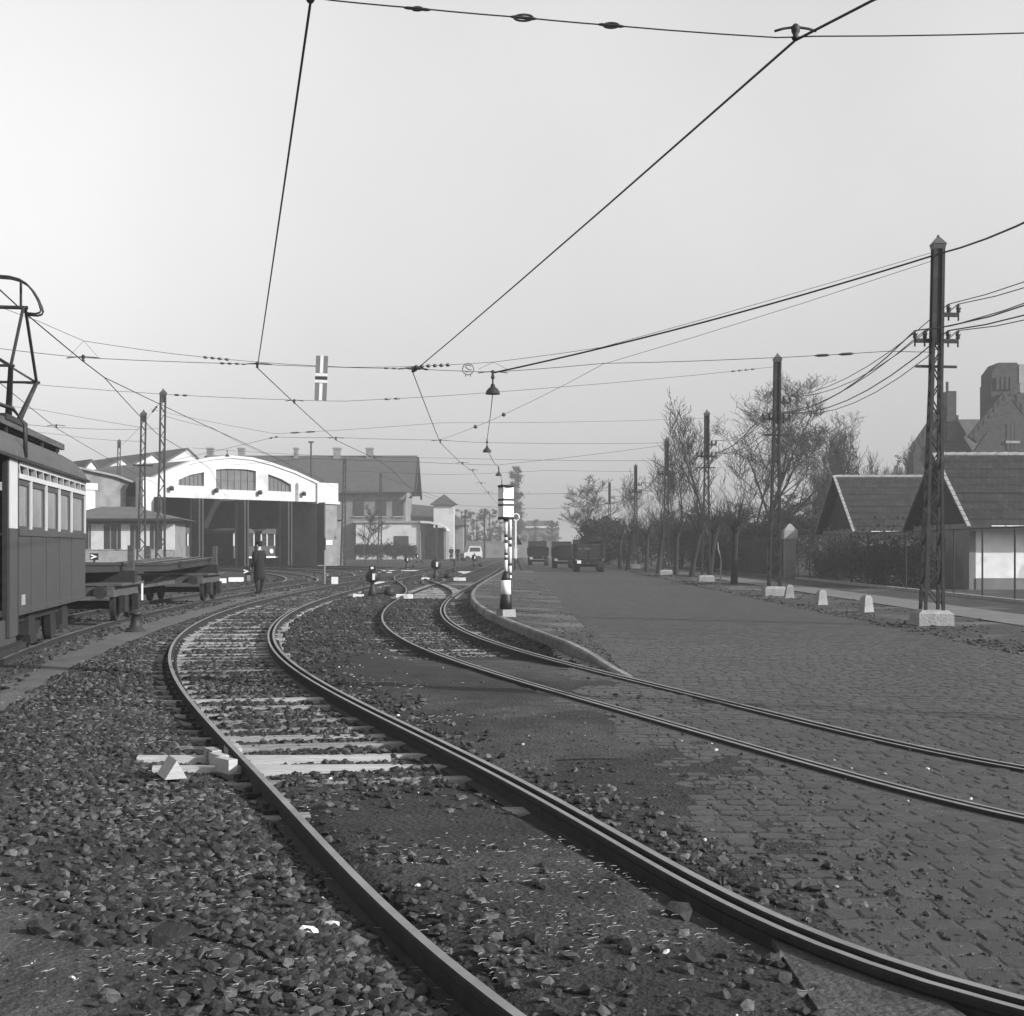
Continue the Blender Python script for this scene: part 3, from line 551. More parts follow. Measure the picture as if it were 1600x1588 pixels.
# ------------------------------------------------------------------ lattice poles along the road
def lattice_pole(label, H=8., w0=.18, w1=.085, mt='polepaint', base=True, arms=True, solid=.72, nb=15, cat='pole', group='lattice poles'):
    t = thing('lattice_pole', label, cat, group=group)
    zb = .3 if base else 0.
    wz = lambda z: w0+(w1-w0)*min(1, (z-zb)/(H*.62))
    for sx in (-1, 1):
        for sy in (-1, 1):
            mb = MB(); zs = [zb-.05, H*.62, H-.3]
            for a, b in zip(zs, zs[1:]):
                mb.bar((sx*wz(a), sy*wz(a), a), (sx*wz(b), sy*wz(b), b), .06, .06)
            mb.build('leg', mt, t)
    zs = [zb+.12+(H*solid-zb)*(1-(1-i/nb)**1.12) for i in range(nb+1)]; mb = MB()
    for k, (a, b) in enumerate(zip(zs, zs[1:])):
        for f in range(4):
            s_ = 1 if (k+f) % 2 else -1; wa, wb = wz(a), wz(b); c = (0, -1, 0, 1)[f], (-1, 0, 1, 0)[f]
            if f % 2 == 0: p, q = (-wa*s_, c[1]*wa, a), (wb*s_, c[1]*wb, b)
            else: p, q = (c[0]*wa, -wa*s_, a), (c[0]*wb, wb*s_, b)
            mb.bar(p, q, .035, .022)
    mb.build('bracing', mt, t)
    mb = MB(); w_ = w1-.005; mb.bx(-w_, w_, -w_, w_, H*solid, H-.28); mb.build('shaft_plates', mt, t)
    MB().frustum(0, 0, H-.3, H-.2, w1+.03, w1+.03, w1+.05, w1+.05).frustum(0, 0, H-.2, H-.06, w1+.06, w1+.06, .04, .04).lathe([(.03, H-.07), (.035, H-.03), (.01, H)], 8).build('cap', 'cap', t)
    if base:
        MB().frustum(0, 0, -.05, .26, .36, .36, .35, .35).frustum(0, 0, .26, .33, .35, .35, .27, .27).build('concrete_base', 'concrete', t)
    if arms:
        for (x, z) in ((.34, 6.38), (-.34, 5.84), (.34, 5.84)):
            cb = MB().bx(min(.1*np.sign(x), x*1.25), max(.1*np.sign(x), x*1.25), -.04, .04, z-.05, z+.03).build('crossarm', 'iron', t)
            for dx in (-.1, .1):
                MB().lathe([(.018, -.16), (.018, 0.), (.05, .02), (.035, .06), (.055, .08), (.045, .14), (.02, .17)], 10, (x+dx, 0, z+.03)).build('insulator', 'porcelain', cb, True)
        MB().bx(-.42, .42, -.03, .03, 5.28, 5.33).build('hook_bar', 'iron', t)
    return t
PX = [(8.58, 28.8), (8.62, 46.3), (8.98, 65.2), (8.85, 81), (9.4, 107), (9.35, 135)]
plabel = ['tall lattice pole on a concrete block beside the low cottage with white wall', 'lattice pole on a concrete block beside the stubby white guard stones', 'lattice pole among the pollarded trees, third along the road from the cottage', 'lattice pole among the trees, fourth along the road from the cottage', 'grey pole fifth along the road, rising from the dark hedge trees', 'short far lattice pole by the dense dark bush, sixth along the road']
poles = []
p0 = lattice_pole(plabel[0]); p0.location = (*PX[0], .0); p0.rotation_euler = (0, R(1.0), 0); poles.append(p0)
for i in range(1, 6):
    p = dup(p0, (*PX[i], 0), 0, plabel[i]); p.rotation_euler = (0, R((.8, .3, .4, 0, 0)[i-1]), 0); poles.append(p)
p = dup(p0, (8.8, 11.3, 0), 0, 'lattice pole off the near end of the row, before the white guard stones')
def yardpole(px, top, Y, label, mt='polefar', h=None):
    x, y, z = A(px, top, Y); p = lattice_pole(label, z, .2, .1, mt, False, False, .93, 20, group='lattice poles in the depot yard'); p.location = (x, y, 0); p.rotation_euler = (0, R(.9), R(20)); return p
yp1 = yardpole(220, 640, 64, 'shorter of the two lattice masts standing before the low depot office')
yp2 = yardpole(250, 607, 60, 'taller of the two lattice masts standing before the low depot office')
yp3 = yardpole(183, 686, 112, 'solid-looking mast rising behind the hipped roof of the depot office')
yp4 = yardpole(536, 712, 118, 'slender lattice mast beside the right pier of the arched tram hall')
yp5 = yardpole(593, 736, 150, 'slender lattice mast in front of the dark hedge and pale low building')
for (p, px, py, Y) in ((yp1, 0, 4.9, 0),):
    MB().bx(-.45, .45, -.04, .04, 5.3, 5.38).build('crossarm', 'iron', p)
for i, (px, top, Y) in enumerate(((727, 797, 190), (757, 795, 205))):
    x, y, z = A(px, top, Y); o = MB().lathe([(.16, 0), (.1, z-.1), (.12, z)], 8).build('wooden_pole', 'bark'); o.location = (x, y, 0)
    tag(o, ('plain dark pole beside the white van', 'plain dark pole beyond the white van, nearer the road')[i], 'pole')
# ------------------------------------------------------------------ wires
def sagline(p, q, sag, n=9):
    p, q = Vector(p), Vector(q); return [p.lerp(q, i/n)-Vector((0, 0, sag*4*(i/n)*(1-i/n))) for i in range(n+1)]
def wire(name, pts, r, label, cat='wire', group=None, m='wire'):
    t = MB().tube(pts, r, 5).build(name, m); return tag(t, label, cat, group)
ZC = 5.6
def C_(px, py): return G2(px, py, ZC)
def G2(px, py, z): Y = F*(z-CH)/(HY-py); return ((px-CX)/F*Y, Y, z)
cwA = [(1.05, 4.7, ZC)]+[C_(485, 4), C_(402, 575), C_(525, 688), C_(585, 716), C_(611, 733), C_(640, 762), (-6.4, 120, ZC), (-4.2, 180, ZC)]
cwB = [C_(1365, 0), C_(1243, 63), C_(645, 582), C_(688, 692), C_(723, 726), C_(739, 737), C_(752, 757), C_(763, 771), (-1.3, 130, ZC), (-.2, 190, ZC)]
cwB = [(4.1, 8.2, ZC)]+cwB
cwD = [(-6.3, 12, ZC), C_(40, 490), C_(130, 565), C_(163, 590)]
cwD1 = [C_(163, 590), C_(244, 677), C_(282, 700), C_(328, 732), (-22, 108, ZC)]
cwD2 = [C_(163, 590), C_(365, 685), C_(430, 715), C_(497, 747), (-12.5, 112, ZC)]
cwE = [(-11.5, 30, ZC), C_(88, 669), C_(170, 717), (-24, 100, ZC)]
def subdiv(P, r):
    out = []
    for a, b in zip(P, P[1:]):
        L = (Vector(b)-Vector(a)).length; out += sagline(a, b, L*L*.00006, 4)[:-1]
    return out+[Vector(P[-1])]
for nm, P, lb, rr in (('A', cwA, 'contact wire following the ballasted main track', .011), ('B', cwB, 'contact wire following the second track, with a fat section insulator', .011), ('D', cwD, 'contact wire over the yard track, resting on the tram bow', .012), ('D1', cwD1, 'contact wire branching off towards the left doors of the tram hall', .011), ('D2', cwD2, 'contact wire branching off towards the right doors of the tram hall', .011), ('E', cwE, 'contact wire over the outer yard behind the tram', .010)):
    wire('contact_wire', subdiv(P, rr), rr, lb, 'wire', 'tram contact wires')
def hanger(p, wdt=.32, parent=None, ang=0.):
    """clamp that carries the contact wire: bowed arm, insulator bell and ear"""
    t = MB(); c, s_ = math.cos(ang), math.sin(ang)
    bs = max(wdt/.42, .75); arc = [(p[0]+c*wdt*k, p[1]+s_*wdt*k, p[2]+.07+.03*(1-k*k)) for k in (-1, -.6, -.2, .2, .6, 1)]
    t.tube(arc, .011, 5); t.lathe([(.03*bs, .0), (.045*bs, .025*bs), (.025*bs, .05*bs), (.045*bs, .09*bs), (.048*bs, .14*bs), (.02*bs, .17*bs)], 10, p)
    return t
def chain(P, a, b, n=4, r=.03):
    """strain insulator string on a span wire, between fractions a and b"""
    P = [Vector(q) for q in P]; L = [0]
    for u, v_ in zip(P, P[1:]): L.append(L[-1]+(v_-u).length)
    def at(f):
        d = f*L[-1]
        for i in range(len(P)-1):
            if d <= L[i+1]: return P[i].lerp(P[i+1], (d-L[i])/(L[i+1]-L[i]))
        return P[-1]
    mb = MB()
    for k in range(n):
        f0, f1 = a+(b-a)*k/n, a+(b-a)*(k+.7)/n; mb.tube([at(f0), at((f0*3+f1)/4), at((f0+f1*3)/4), at(f1)], [r*.3, r, r, r*.3], 7)
    return mb
def span(P, r, label, chains=(), hangs=(), group='cross span wires'):
    t = thing('span_wire', label, 'wire', group=group); Q = []
    for a, b in zip(P, P[1:]):
        L = (Vector(b)-Vector(a)).length; Q += sagline(a, b, L*.004, 3)[:-1]
    Q.append(Vector(P[-1])); MB().tube(Q, r, 5).build('strand', 'wire', t)
    for a, b, n_, rr in chains: chain(Q, a, b, n_, rr).build('insulator', 'porcelain', t, True)
    for h in hangs: hanger(*h).build('clamp', 'iron', t, True)
    return t
# near span across both tracks
hA0, hB0 = C_(485, 4), C_(1243, 63)
up = lambda p, d: (p[0], p[1], p[2]+d)
span([(-8., 9.2, 6.2), A(520, 1, 10.4), A(650, 13, 10.5), A(820, 28, 10.7), A(955, 40, 10.8), A(1213, 59, 11.1), A(1272, 57, 11.1), A(1600, 52, 11.2), (8.8, 11.3, 5.75)], .006, 'span wire crossing overhead from side to side nearest the rails in front',
     (), ((hA0, .16), (hB0, .165)))
for k, (px, py) in enumerate(((652, 14), (818, 28), (955, 40))):
    c = A(px, py, 10.5+.1*k); t = thing('strain_insulator', ('small ring insulator on the near span wire', 'large oval insulator on the near span wire', 'oval insulator on the near span wire next to the clamp of the second track')[k], 'insulator')
    MB().tube([(c[0]-.1, c[1], c[2]+.008), (c[0]-.075, c[1], c[2]+.007), (c[0]+.075, c[1], c[2]-.007), (c[0]+.1, c[1], c[2]-.008)], [.006, .012, .012, .006], 6).build('rod', 'iron', t)
    mb = MB(); rg = (.03, .055, .045)[k]
    mb.tube([(c[0]+rg*1.3*math.cos(a), c[1], c[2]+rg*.45*math.sin(a)) for a in np.linspace(0, 6.283, 17)], .009, 5, 0, False); mb.build('link', 'iron', t)
# span carrying the lamp, the signboard and the ring sign
p1t = (8.70, 28.8, 7.62); p1m = (8.66, 28.8, 5.6)
cD, cA1, cB1 = C_(130, 565), C_(402, 575), C_(645, 582); lamp1 = A(770, 583, 32.2)
span([A(-300, 527, 29), A(0, 545, 29.5), up(cD, .08), up(cA1, .08), up(cB1, .08), up(lamp1, .02), A(943, 568, 30.8), A(1168, 561, 29.8), A(1388, 549, 29), p1m], .0065, 'lower span wire carrying the hanging lamp, ring sign and three track clamps', ((.345, .365, 3, .025), (.495, .54, 6, .018), (.9, .94, 2, .03)), ((cD, .36), (cA1, .34), (cB1, .34), ((lamp1[0], lamp1[1], lamp1[2]-.07), .34)))
span([A(-300, 395, 29), A(0, 480, 29.5), A(60, 502, 29.5), A(131, 533, 29.9), A(270, 553, 30.6), A(402, 566, 31.2), A(540, 574, 31.8), A(645, 573, 32), A(771, 566, 32.2), A(940, 543, 31), (p1t[0], p1t[1], p1t[2]+.05)], .0055, 'upper catenary strand above the lamp span, tied down at each clamp', ((.335, .36, 4, .03), (.53, .56, 5, .04)))
for k, (c, px, py, Y) in enumerate(((cD, 131, 533, 29.9), (cB1, 645, 573, 32), ((lamp1[0], lamp1[1], ZC), 771, 566, 32.2))):
    a = Vector(A(px, py, Y)); mb = MB()
    for s_ in (-.33, .33): mb.tube([a, (c[0]+s_, c[1], c[2]+.08)], .004, 4)
    tag(mb.build('tie_wire', 'wire'), ('thin forked tie wire above the yard track clamp', 'thin forked tie wire above the second track clamp', 'thin forked tie wire above the hanging street lamp')[k], 'wire')
wire('cable', sagline(lamp1, (p1t[0], p1t[1], 7.6), .12, 14), .02, 'thick lamp cable rising from the hanging lamp to the tall pole by the cottage', 'cable')
wire('cable', sagline((p1t[0], p1t[1], 7.6), (8.9, 11.3, 7.7), .6, 12), .02, 'thick lamp cable running on towards the nearest pole beyond the tall pole', 'cable')
cB2 = C_(688, 692)
sp = span([up(cB2, .12), A(743, 667, 50), A(787, 648, 47), A(943, 569, 38), (8.70, 28.8, 7.5)], .006, 'slanting pull-off wire with bead insulators from the second track to the tall pole')
for px, py, Y in ((743, 667, 50), (787, 648, 47)): MB().lathe([(.02, -.07), (.07, -.03), (.07, .03), (.02, .07)], 10, A(px, py, Y)).build('insulator', 'porcelain', sp, True)
# section insulator on the second track
d = (Vector(C_(1243, 63))-Vector(cB1)).normalized(); c = Vector(cB1)+Vector((0, 0, .04))
tag(MB().tube([c+d*.1, c+d*.16, c+d*.55, c+d*.62], [.02, .06, .06, .02], 8).build('section_insulator', 'iron', smooth=True), 'fat cigar-shaped section insulator on the contact wire of the second track', 'insulator')
# farther spans
cA2 = C_(460, 631)
span([A(-300, 568, 38), A(0, 596, 38.4), A(252, 616, 38.8), up(cA2, .1), A(541, 627, 39.6), A(800, 611, 42), (8.66, 46.3, 7.55)], .006, 'span wire from the yard to the second roadside pole below the signboard', ((.33, .345, 2, .03), (.53, .55, 2, .03), (.94, .975, 4, .03)), ((cA2, .25),))
cA3 = C_(525, 688)
span([(-17.3, 64, 5.2), A(430, 683, 55), up(cA3, .1), up(cB2, .1), A(761, 692, 54.5), (8.95, 65.2, 6.5)], .007, 'span wire over the crossover to the third roadside pole', ((.32, .34, 2, .03),), ((cA3, .28), (cB2, .34)))
span([(-15.4, 60, 7.5), A(430, 678, 55), A(688, 661, 54), (8.95, 65.2, 7.6)], .006, 'upper strand over the crossover to the third roadside pole', ((.28, .32, 2, .03),))
cs = [(-16, 80, 6.3), A(480, 716, 72), A(650, 722, 72), A(775, 727, 73), (8.8, 81, 7.5)]
span(cs, .009, 'heavier span wire before the big tiled roof to the fourth roadside pole', (), ((C_(585, 716), .3), (C_(723, 726), .3), (C_(739, 737), .25)))
span([A(536, 720, 118), A(545, 768, 100), A(660, 770, 100), A(770, 772, 102), A(900, 771, 105), (9.4, 107, 6.2)], .012, 'span wire from the hall mast to the fifth roadside pole', (), ((C_(752, 757), .3), (C_(763, 771), .35)))
span([A(300, 700, 90), A(500, 712, 88), A(700, 716, 88), (8.85, 81, 6.6)], .009, 'thin feeder strand across to the fourth pole above the big roof', ())
span([A(593, 742, 150), A(720, 790, 140), A(860, 795, 135), (9.35, 135, 5.8)], .014, 'far span wire from the slender mast to the short far pole', ())
span([A(536, 735, 118), A(700, 742, 112), A(860, 735, 107), (9.4, 107, 7.4)], .010, 'thin upper strand from the hall mast to the fifth pole', ())
span([A(251, 628, 60), A(183, 700, 112)], .009, 'short strand between the taller yard mast and the mast behind the office', ((.05, .12, 3, .05),))
span([A(251, 648, 60), A(330, 668, 72), A(430, 716, 100)], .009, 'strand from the taller yard mast slanting over the arched hall', ())
span([A(-100, 620, 60), A(60, 640, 62), A(220, 668, 64)], .008, 'strand from beyond the tram to the shorter yard mast', ())
span([A(-100, 655, 80), A(100, 680, 80), A(220, 690, 64)], .008, 'lower strand from beyond the tram to the shorter yard mast', ())
span([A(-40, 655, 47), A(88, 668, 47), A(250, 670, 60)], .007, 'strand tying the outer yard wire to the taller yard mast', (), ((C_(88, 669), .3),))
# feeder cables slung along the roadside poles
lv = [(.24, 6.58), (.44, 6.58), (-.44, 6.04), (-.24, 6.04), (.24, 6.04), (.44, 6.04)]
fl = ('uppermost inner', 'uppermost outer', 'road-side outer', 'road-side inner', 'lower inner', 'lower outer')
PXX = [(8.8, 11.3)]+PX
for i, (dx, z) in enumerate(lv):
    P = []
    for (xa, ya), (xb, yb) in zip(PXX, PXX[1:]):
        P += sagline((xa+dx+.1, ya, z), (xb+dx+.1, yb, z), .45+.06*(i % 3), 8)[:-1]
    P.append(Vector((PXX[-1][0]+dx, PXX[-1][1], z)))
    wire('feeder_cable', P, .014 if i in (2, 4) else .010, fl[i]+' feeder cable slung from pole to pole along the road', 'cable', 'feeder cables along the roadside poles')
# ------------------------------------------------------------------ hanging lamps, signboard and ring sign
def lamp(p, label, s_=1.):
    t = thing('street_lamp', label, 'lamp', p, group='lamps hung over the tracks'); p0 = MB()
    p0.tube([(0, 0, .16), (0, 0, -.12)], .022*s_, 6); p0.lathe([(.03, -.02), (.045, .02), (.03, .08)], 8); p0.build('stem', 'iron', t)
    MB().lathe([(.02, -.12), (.05, -.15), (.055, -.20), (.10, -.23), (.15, -.29), (.165, -.36), (.175, -.365), (.155, -.365), (.14, -.30), (.05, -.24), (.0, -.23)], 20).build('shade', 'iron', t, True)
    MB().lathe([(.03, -.24), (.05, -.30), (.045, -.34), (.01, -.36)], 10).build('bulb', 'glass', t, True); return t
l2 = C_(761, 692); l3 = A(779, 733, 74); l4 = A(784, 753, 96); lS = A(355, 706, 104)
L1 = lamp((lamp1[0], lamp1[1], lamp1[2]-.12), 'large dome lamp hung from the near span beside the ring sign')
lamp((l2[0], l2[1], l2[2]), 'dome lamp second along the lamp cable, over the crossover', 1); lamp(l3, 'dome lamp third along the lamp cable'); lamp(l4, 'small far dome lamp just above the striped beacon')
lamp(lS, 'dome lamp in front of the arch of the tram hall'); lamp(A(642, 772, 120), 'dome lamp hung in front of the two-storey house')
wire('lamp_cord', [Vector((lamp1[0], lamp1[1], lamp1[2]-.45)), Vector(A(766, 650, 42)), Vector((l2[0], l2[1], l2[2]+.1))], .011, 'cord running from the near hanging lamp to the second lamp', 'cable')
wire('lamp_cord', [Vector(A(764, 708, 54)), Vector(A(771, 722, 64)), Vector(l3)+Vector((0, 0, .1)), Vector(l4)+Vector((0, 0, .1)), Vector(A(786, 768, 120))], .012, 'cord running on from the second hanging lamp to the far lamps', 'cable')
q = A(502, 591, 31.6); t = thing('signboard', 'tall narrow board with white cross bars hung from the lamp span', 'sign', q, group=None); t.rotation_euler = (0, R(2.2), 0)
MB().bx(-.135, .135, -.012, .012, -.5, .5).build('panel', 'signgrey', t)
for x0, x1, z0, z1 in ((-.036, .036, .11, .502), (-.036, .036, -.502, -.12), (-.14, .14, .045, .105), (-.14, .14, -.105, -.045)): MB().bx(x0, x1, -.016, -.0125, z0, z1).build('white_bar', 'white', t)
MB().bx(-.14, .14, -.015, -.0125, -.02, .02).build('dark_bar', 'iron', t)
for dx in (-.1, .1): MB().tube([(dx, 0, .2), (dx, 0, .36)], .012, 5).build('hook', 'iron', t)
q = A(731.5, 577, 32.1); t = thing('ring_sign', 'round open ring sign with a bent letter inside, hung on the lamp span', 'sign', q)
MB().tube([(.125*math.cos(a), 0, .13*math.sin(a)) for a in np.linspace(0, 2*math.pi, 25)], .014, 6, 0, False).build('ring', 'signgrey', t, True)
MB().tube([(.07, 0, .06), (.03, 0, .095), (-.045, 0, .085), (-.06, 0, .045), (-.02, 0, .01), (.04, 0, -.02), (.085, 0, -.01)], .014, 6).tube([(-.08, 0, -.04), (-.03, 0, -.07), (.02, 0, -.05), (.07, 0, -.07)], .013, 6).build('letter', 'signgrey', t, True)
for dx in (-.05, .05): MB().tube([(dx, 0, -.12), (dx*1.2, 0, -.17)], .014, 5).build('foot', 'signgrey', t)
# ------------------------------------------------------------------ illuminated beacon on the island
x, y, _ = G(790.5, 964, .13); bc = thing('beacon', 'black and white striped traffic island beacon with square lantern head', 'beacon', (x, y, float(isz(np.array(x), np.array(y)))), R(28))
MB().frustum(0, 0, -.05, .15, .16, .16, .15, .15).build('concrete_base', 'concrete', bc)
MB().lathe([(.135, .15), (.13, .32), (.118, .46), (.112, .47)], 18).build('foot', 'black', bc, True)
MB().lathe([(.108, .47), (.10, .77)], 18).build('white_sleeve', 'plasterworn', bc, True)
MB().lathe([(.10, .77), (.095, .82), (.085, .88), (.06, .93), (.035, .96)], 18).build('collar', 'black', bc, True)
def stripes(t, z0, z1, r, bands, lean=0.):
    a = z0; segs = []
    for b0, b1 in bands: segs += [(a, b0, 'white'), (b0, b1, 'black')]; a = b1
    segs.append((a, z1, 'white'))
    for p, q_, m_ in segs: MB().lathe([(r, p), (r, q_)], 12).build('band', m_, t, True)
stripes(bc, .96, 2.08, .034, ((1.20, 1.25), (1.30, 1.35), (1.56, 1.62), (1.68, 1.74)))
hd = MB().lathe([(.173, 2.11), (.173, 2.75)], 4, (0, 0, 0), R(45)); hd.build('lantern', 'white', bc)
for z0, z1, rr in ((2.06, 2.115, .176), (2.745, 2.79, .176)): MB().lathe([(rr*.96, z0), (rr, z0+.01), (rr, z1-.01), (rr*.96, z1)], 24).build('rim', 'black', bc, True)
for z0, z1, rr in ( (2.345, 2.39, .178), (2.455, 2.50, .178)): MB().lathe([(rr, z0), (rr, z1)], 4, (0, 0, 0), R(45)).build('black_band', 'black', bc)
MB().lathe([(.05, 2.03), (.06, 2.08)], 10).build('neck', 'black', bc)
x, y, _ = A(797, 880, 52); sp2 = thing('striped_post', 'thin black and white striped post right behind the island beacon', 'post', (x, y, .08)); H2 = A(797, 800, 52)[2]
stripes(sp2, 0, H2, .055, ((.5, .6), (.85, .95), (1.55, 1.65), (1.8, 1.9))); MB().lathe([(.16, 0), (.12, .35), (.08, .4)], 10).build('foot', 'black', sp2)
x, y, _ = G(806, 894); rp = thing('ring_post', 'white post topped by a ring on splayed dark legs behind the beacon', 'post', (x, y, .05)); Zt = A(804, 806, y)[2]
MB().bx(-.09, .09, -.05, .05, .75, 1.5).bx(-.06, .06, -.04, .04, 1.5, Zt-.35).build('board', 'white', rp)
MB().tube([(.22*math.cos(a), 0, Zt-.15+.22*math.sin(a)) for a in np.linspace(0, 6.2832, 21)], .05, 6, 0, False).build('ring', 'white', rp, True)
MB().prism([(-.15, .06, 1.75), (.42, .06, 1.75), (.12, .06, 2.35)], (0, .03, 0)).build('triangle', 'black', rp)
for a, b in (((-.06, 0), (-.08, 0)), ((.06, 0), (.4, .05))): MB().bar((a[0], a[1], .85), (b[0], b[1], -.05), .11).build('leg', 'black', rp)
# ------------------------------------------------------------------ switch lanterns
def switch_stand(px, py, hgt, label, plates=True, cap=False, sc=1.):
    x, y, _ = G(px, py, 0); t = thing('switch_lantern', label, 'switch lantern', (x, y, -.02), group='switch lanterns between the tracks'); h = hgt
    MB().frustum(0, 0, -.06, .06, .28*sc, .2*sc, .24*sc, .16*sc).build('base_box', 'iron', t)
    MB().lathe([(.16*sc, .05), (.14*sc, h*.2), (.07*sc, h*.38), (.06*sc, h*.46), (.09*sc, h*.48)], 12).build('pedestal', 'iron', t, True)
    MB().lathe([(.06*sc, h*.46), (.19*sc, h*.52), (.22*sc, h*.6), (.22*sc, h*.72), (.18*sc, h*.82), (.1*sc, h*.86)], 16).build('drum', 'black', t, True)
    MB().bx(.02*sc, .1*sc, -.235*sc, -.215*sc, h*.56, h*.76).build('white_slit', 'white', t)
    if cap:
        MB().bx(-.1*sc, .1*sc, -.1*sc, .1*sc, h*.86, h).build('lamp_box', 'black', t); MB().bx(-.045*sc, .045*sc, -.112*sc, -.102*sc, h*.9, h*.97).build('lens', 'white', t)
    else: MB().lathe([(.05*sc, h*.85), (.05*sc, h*.95), (.02*sc, h)], 8).build('chimney', 'iron', t)
    MB().tube([(.1*sc, 0, .12), (.55*sc, 0, .16)], .03*sc, 6).lathe([(.02, -.14*sc), (.17*sc, -.1*sc), (.18*sc, .06*sc), (.08*sc, .16*sc)], 12, (.55*sc, 0, .18*sc)).build('counterweight', 'iron', t, True)
    if plates:
        for x0, x1 in ((-.62, -.28), (.78, 1.3)): MB().bx(x0*sc, x1*sc, -.13*sc, .1*sc, -.03, .11*sc).build('white_plate', 'white', t)
    return t
switch_stand(582, 933, 1.03, 'near switch lantern with square lamp box on top between the two main tracks', True, True)
switch_stand(681, 906, 1.2, 'switch lantern with white plates at the crossover', True, False, 1.15)
switch_stand(636, 889, 1.1, 'switch lantern in front of the dark hedge', False)
switch_stand(652, 880, 1.1, 'switch lantern by the doorway of the pale low building', False)
switch_stand(741, 886, 1.2, 'switch lantern in front of the white van', False)
x, y, _ = G(710, 894); o = MB().lathe([(.12, -.05), (.1, .2), (.06, .25), (.05, .7), (.08, .72), (.06, .9)], 10).build('dwarf_post', 'iron', smooth=True); o.location = (x, y, 0); tag(o, 'thin dark dwarf post between the crossover and the white van', 'post')
x, y, _ = G(212, 989); o = thing('iron_bollard', 'stubby cast-iron bollard with flared foot beside the yard path', 'bollard', (x, y, 0))
MB().lathe([(.26, -.03), (.2, .05), (.12, .10), (.095, .2), (.08, .33), (.105, .34)], 16).build('body', 'iron', o, True)
MB().lathe([(.12, .335), (.13, .37), (.11, .40), (.03, .425)], 16).build('lid', 'iron', o, True)
def board(px, py, Y, label, s_=1., ext=False):
    x, y, z = A(px, py, Y); t = thing('arrow_board', label, 'sign', (x, y, 0), R(8), group='arrow boards in the yard')
    MB().bx(-.2*s_, .2*s_, -.02, .02, z-.16*s_, z+.16*s_).build('panel', 'black', t)
    v = [(-.15, .12), (.16, .0), (-.15, -.12), (-.15, -.05), (.0, 0), (-.15, .05)]
    MB().prism([(a*s_, -.03, z+b*s_) for a, b in v], (0, .008, 0)).build('chevron', 'white', t)
    MB().bx(-.04, .04, .02, .06, -.05, z).build('post', 'iron', t)
    if ext: MB().bx(.22, .26, -.02, .03, z-.2, z+.2).build('white_edge', 'white', t)
board(206, 925, 33.5, 'black board with white chevron standing between the two rail trolleys', 1, True)
board(147, 870, 60, 'small arrow board before the depot office, seen over the trolley load', .9)
board(385, 893, 58, 'small arrow board beside the man in the long coat', .75)
for px, py, w_, lb in ((345, 911, .5, 'white painted block by the far end of the yard trolleys'), (369, 909, .7, 'longer white painted block by the arrow board near the man'), (199, 957, .28, 'small white plate lying by the first trolley')):
    x, y, _ = G(px, py, .0); o = MB().bx(-w_/2, w_/2, -.12, .12, -.03, .2).build('painted_block', 'white'); o.location = (x, y, 0); o.rotation_euler[2] = .2; tag(o, lb, 'block')
x, y, _ = G(523, 915); o = thing('marker_plate', 'small square white plate on a stub between yard tracks', 'marker', (x, y, 0)); MB().bx(-.14, .14, -.02, .02, .06, .36).build('plate', 'white', o); MB().bx(-.03, .03, .02, .05, -.05, .3).build('stub', 'iron', o)
x, y, _ = G(507, 913); o = thing('stop_post', 'slim dark-tipped post in front of the right pier of the hall', 'post', (x, y, 0)); MB().lathe([(.045, -.05), (.04, 1.5)], 8).build('shaft', 'signgrey', o); MB().lathe([(.055, 1.5), (.055, 2.0), (.02, 2.1)], 8).build('tip', 'black', o)
for i, (px, py, L) in enumerate(((620, 891, 3.4), (601, 894, .9), (726, 893, .8), (590, 909, .6))):
    x, y, _ = G(px, py, .06); o = MB().bx(-L/2, L/2, -.14, .14, -.08, .06).build('painted_kerb', 'white'); o.location = (x, y, .0); tag(o, ('long white painted strip lying across the far yard rails', 'short white block left of the long white strip', 'white block beside the dwarf post', 'white block close behind the near switch lantern')[i], 'block')
# ------------------------------------------------------------------ guard stones
for i, (px, py) in enumerate(((1233, 936), (1283, 947), (1353, 959))):
    x, y, _ = G(px, py); o = MB().frustum(0, 0, -.05, .36, .15, .14, .10, .10).frustum(0, 0, .36, .42, .10, .10, .06, .07).build('guard_stone', 'concrete'); o.location = (x, y, .02); o.rotation_euler = (rnd.uniform(-.04, .04), R(3), .2*i)
    tag(o, ('stubby guard stone close against the concrete block of a pole', 'stubby guard stone midway between two lattice poles', 'stubby guard stone standing nearest the tall pole by the cottage')[i], 'guard stone', 'guard stones on the verge')
# ------------------------------------------------------------------ tram on the yard track (local x runs from its rear corner towards the camera, y outwards)
TA = math.atan2(-.988, .157)
tm = thing('tram', 'dark-sided old tram with white window posts and raised diamond pantograph', 'tram', (-7.5, 24.75, 0), TA)
W2 = 1.1                                            # half width; the visible side is y = 0, the centre line y = -W2 (local y = away to the right of travel)
sgn = 1                                             # local +y points to the road side
LEN = 10.6
wx = [0, 1.55, 2.8, 4.0, 5.25, 6.2]
MB().bx(0, 6.2, -.03, 0, .70, 1.76).build('side_panel', 'trambody', tm)
for x in wx[1:-1]: MB().bx(x, x+.05, .0, .008, .72, 1.755).build('batten', 'trambody', tm)
MB().bx(0.02, 6.18, .0, .006, .74, .80).build('bottom_strip', 'tramframe', tm)
MB().bx(5.75, 6.0, .0, .006, .83, .97).build('number_plate', 'concrete', tm)
MB().bx(0, 6.2, -.03, .02, 1.76, 1.85).build('waist_rail', 'tramframe', tm)
MB().bx(0, 6.2, -2*W2, -2*W2+.03, .70, 2.75).build('side_panel', 'trambody', tm)
MB().bx(-.06, 0, -2*W2+.1, -.1, .70, 1.8).build('end_panel', 'trambody', tm)
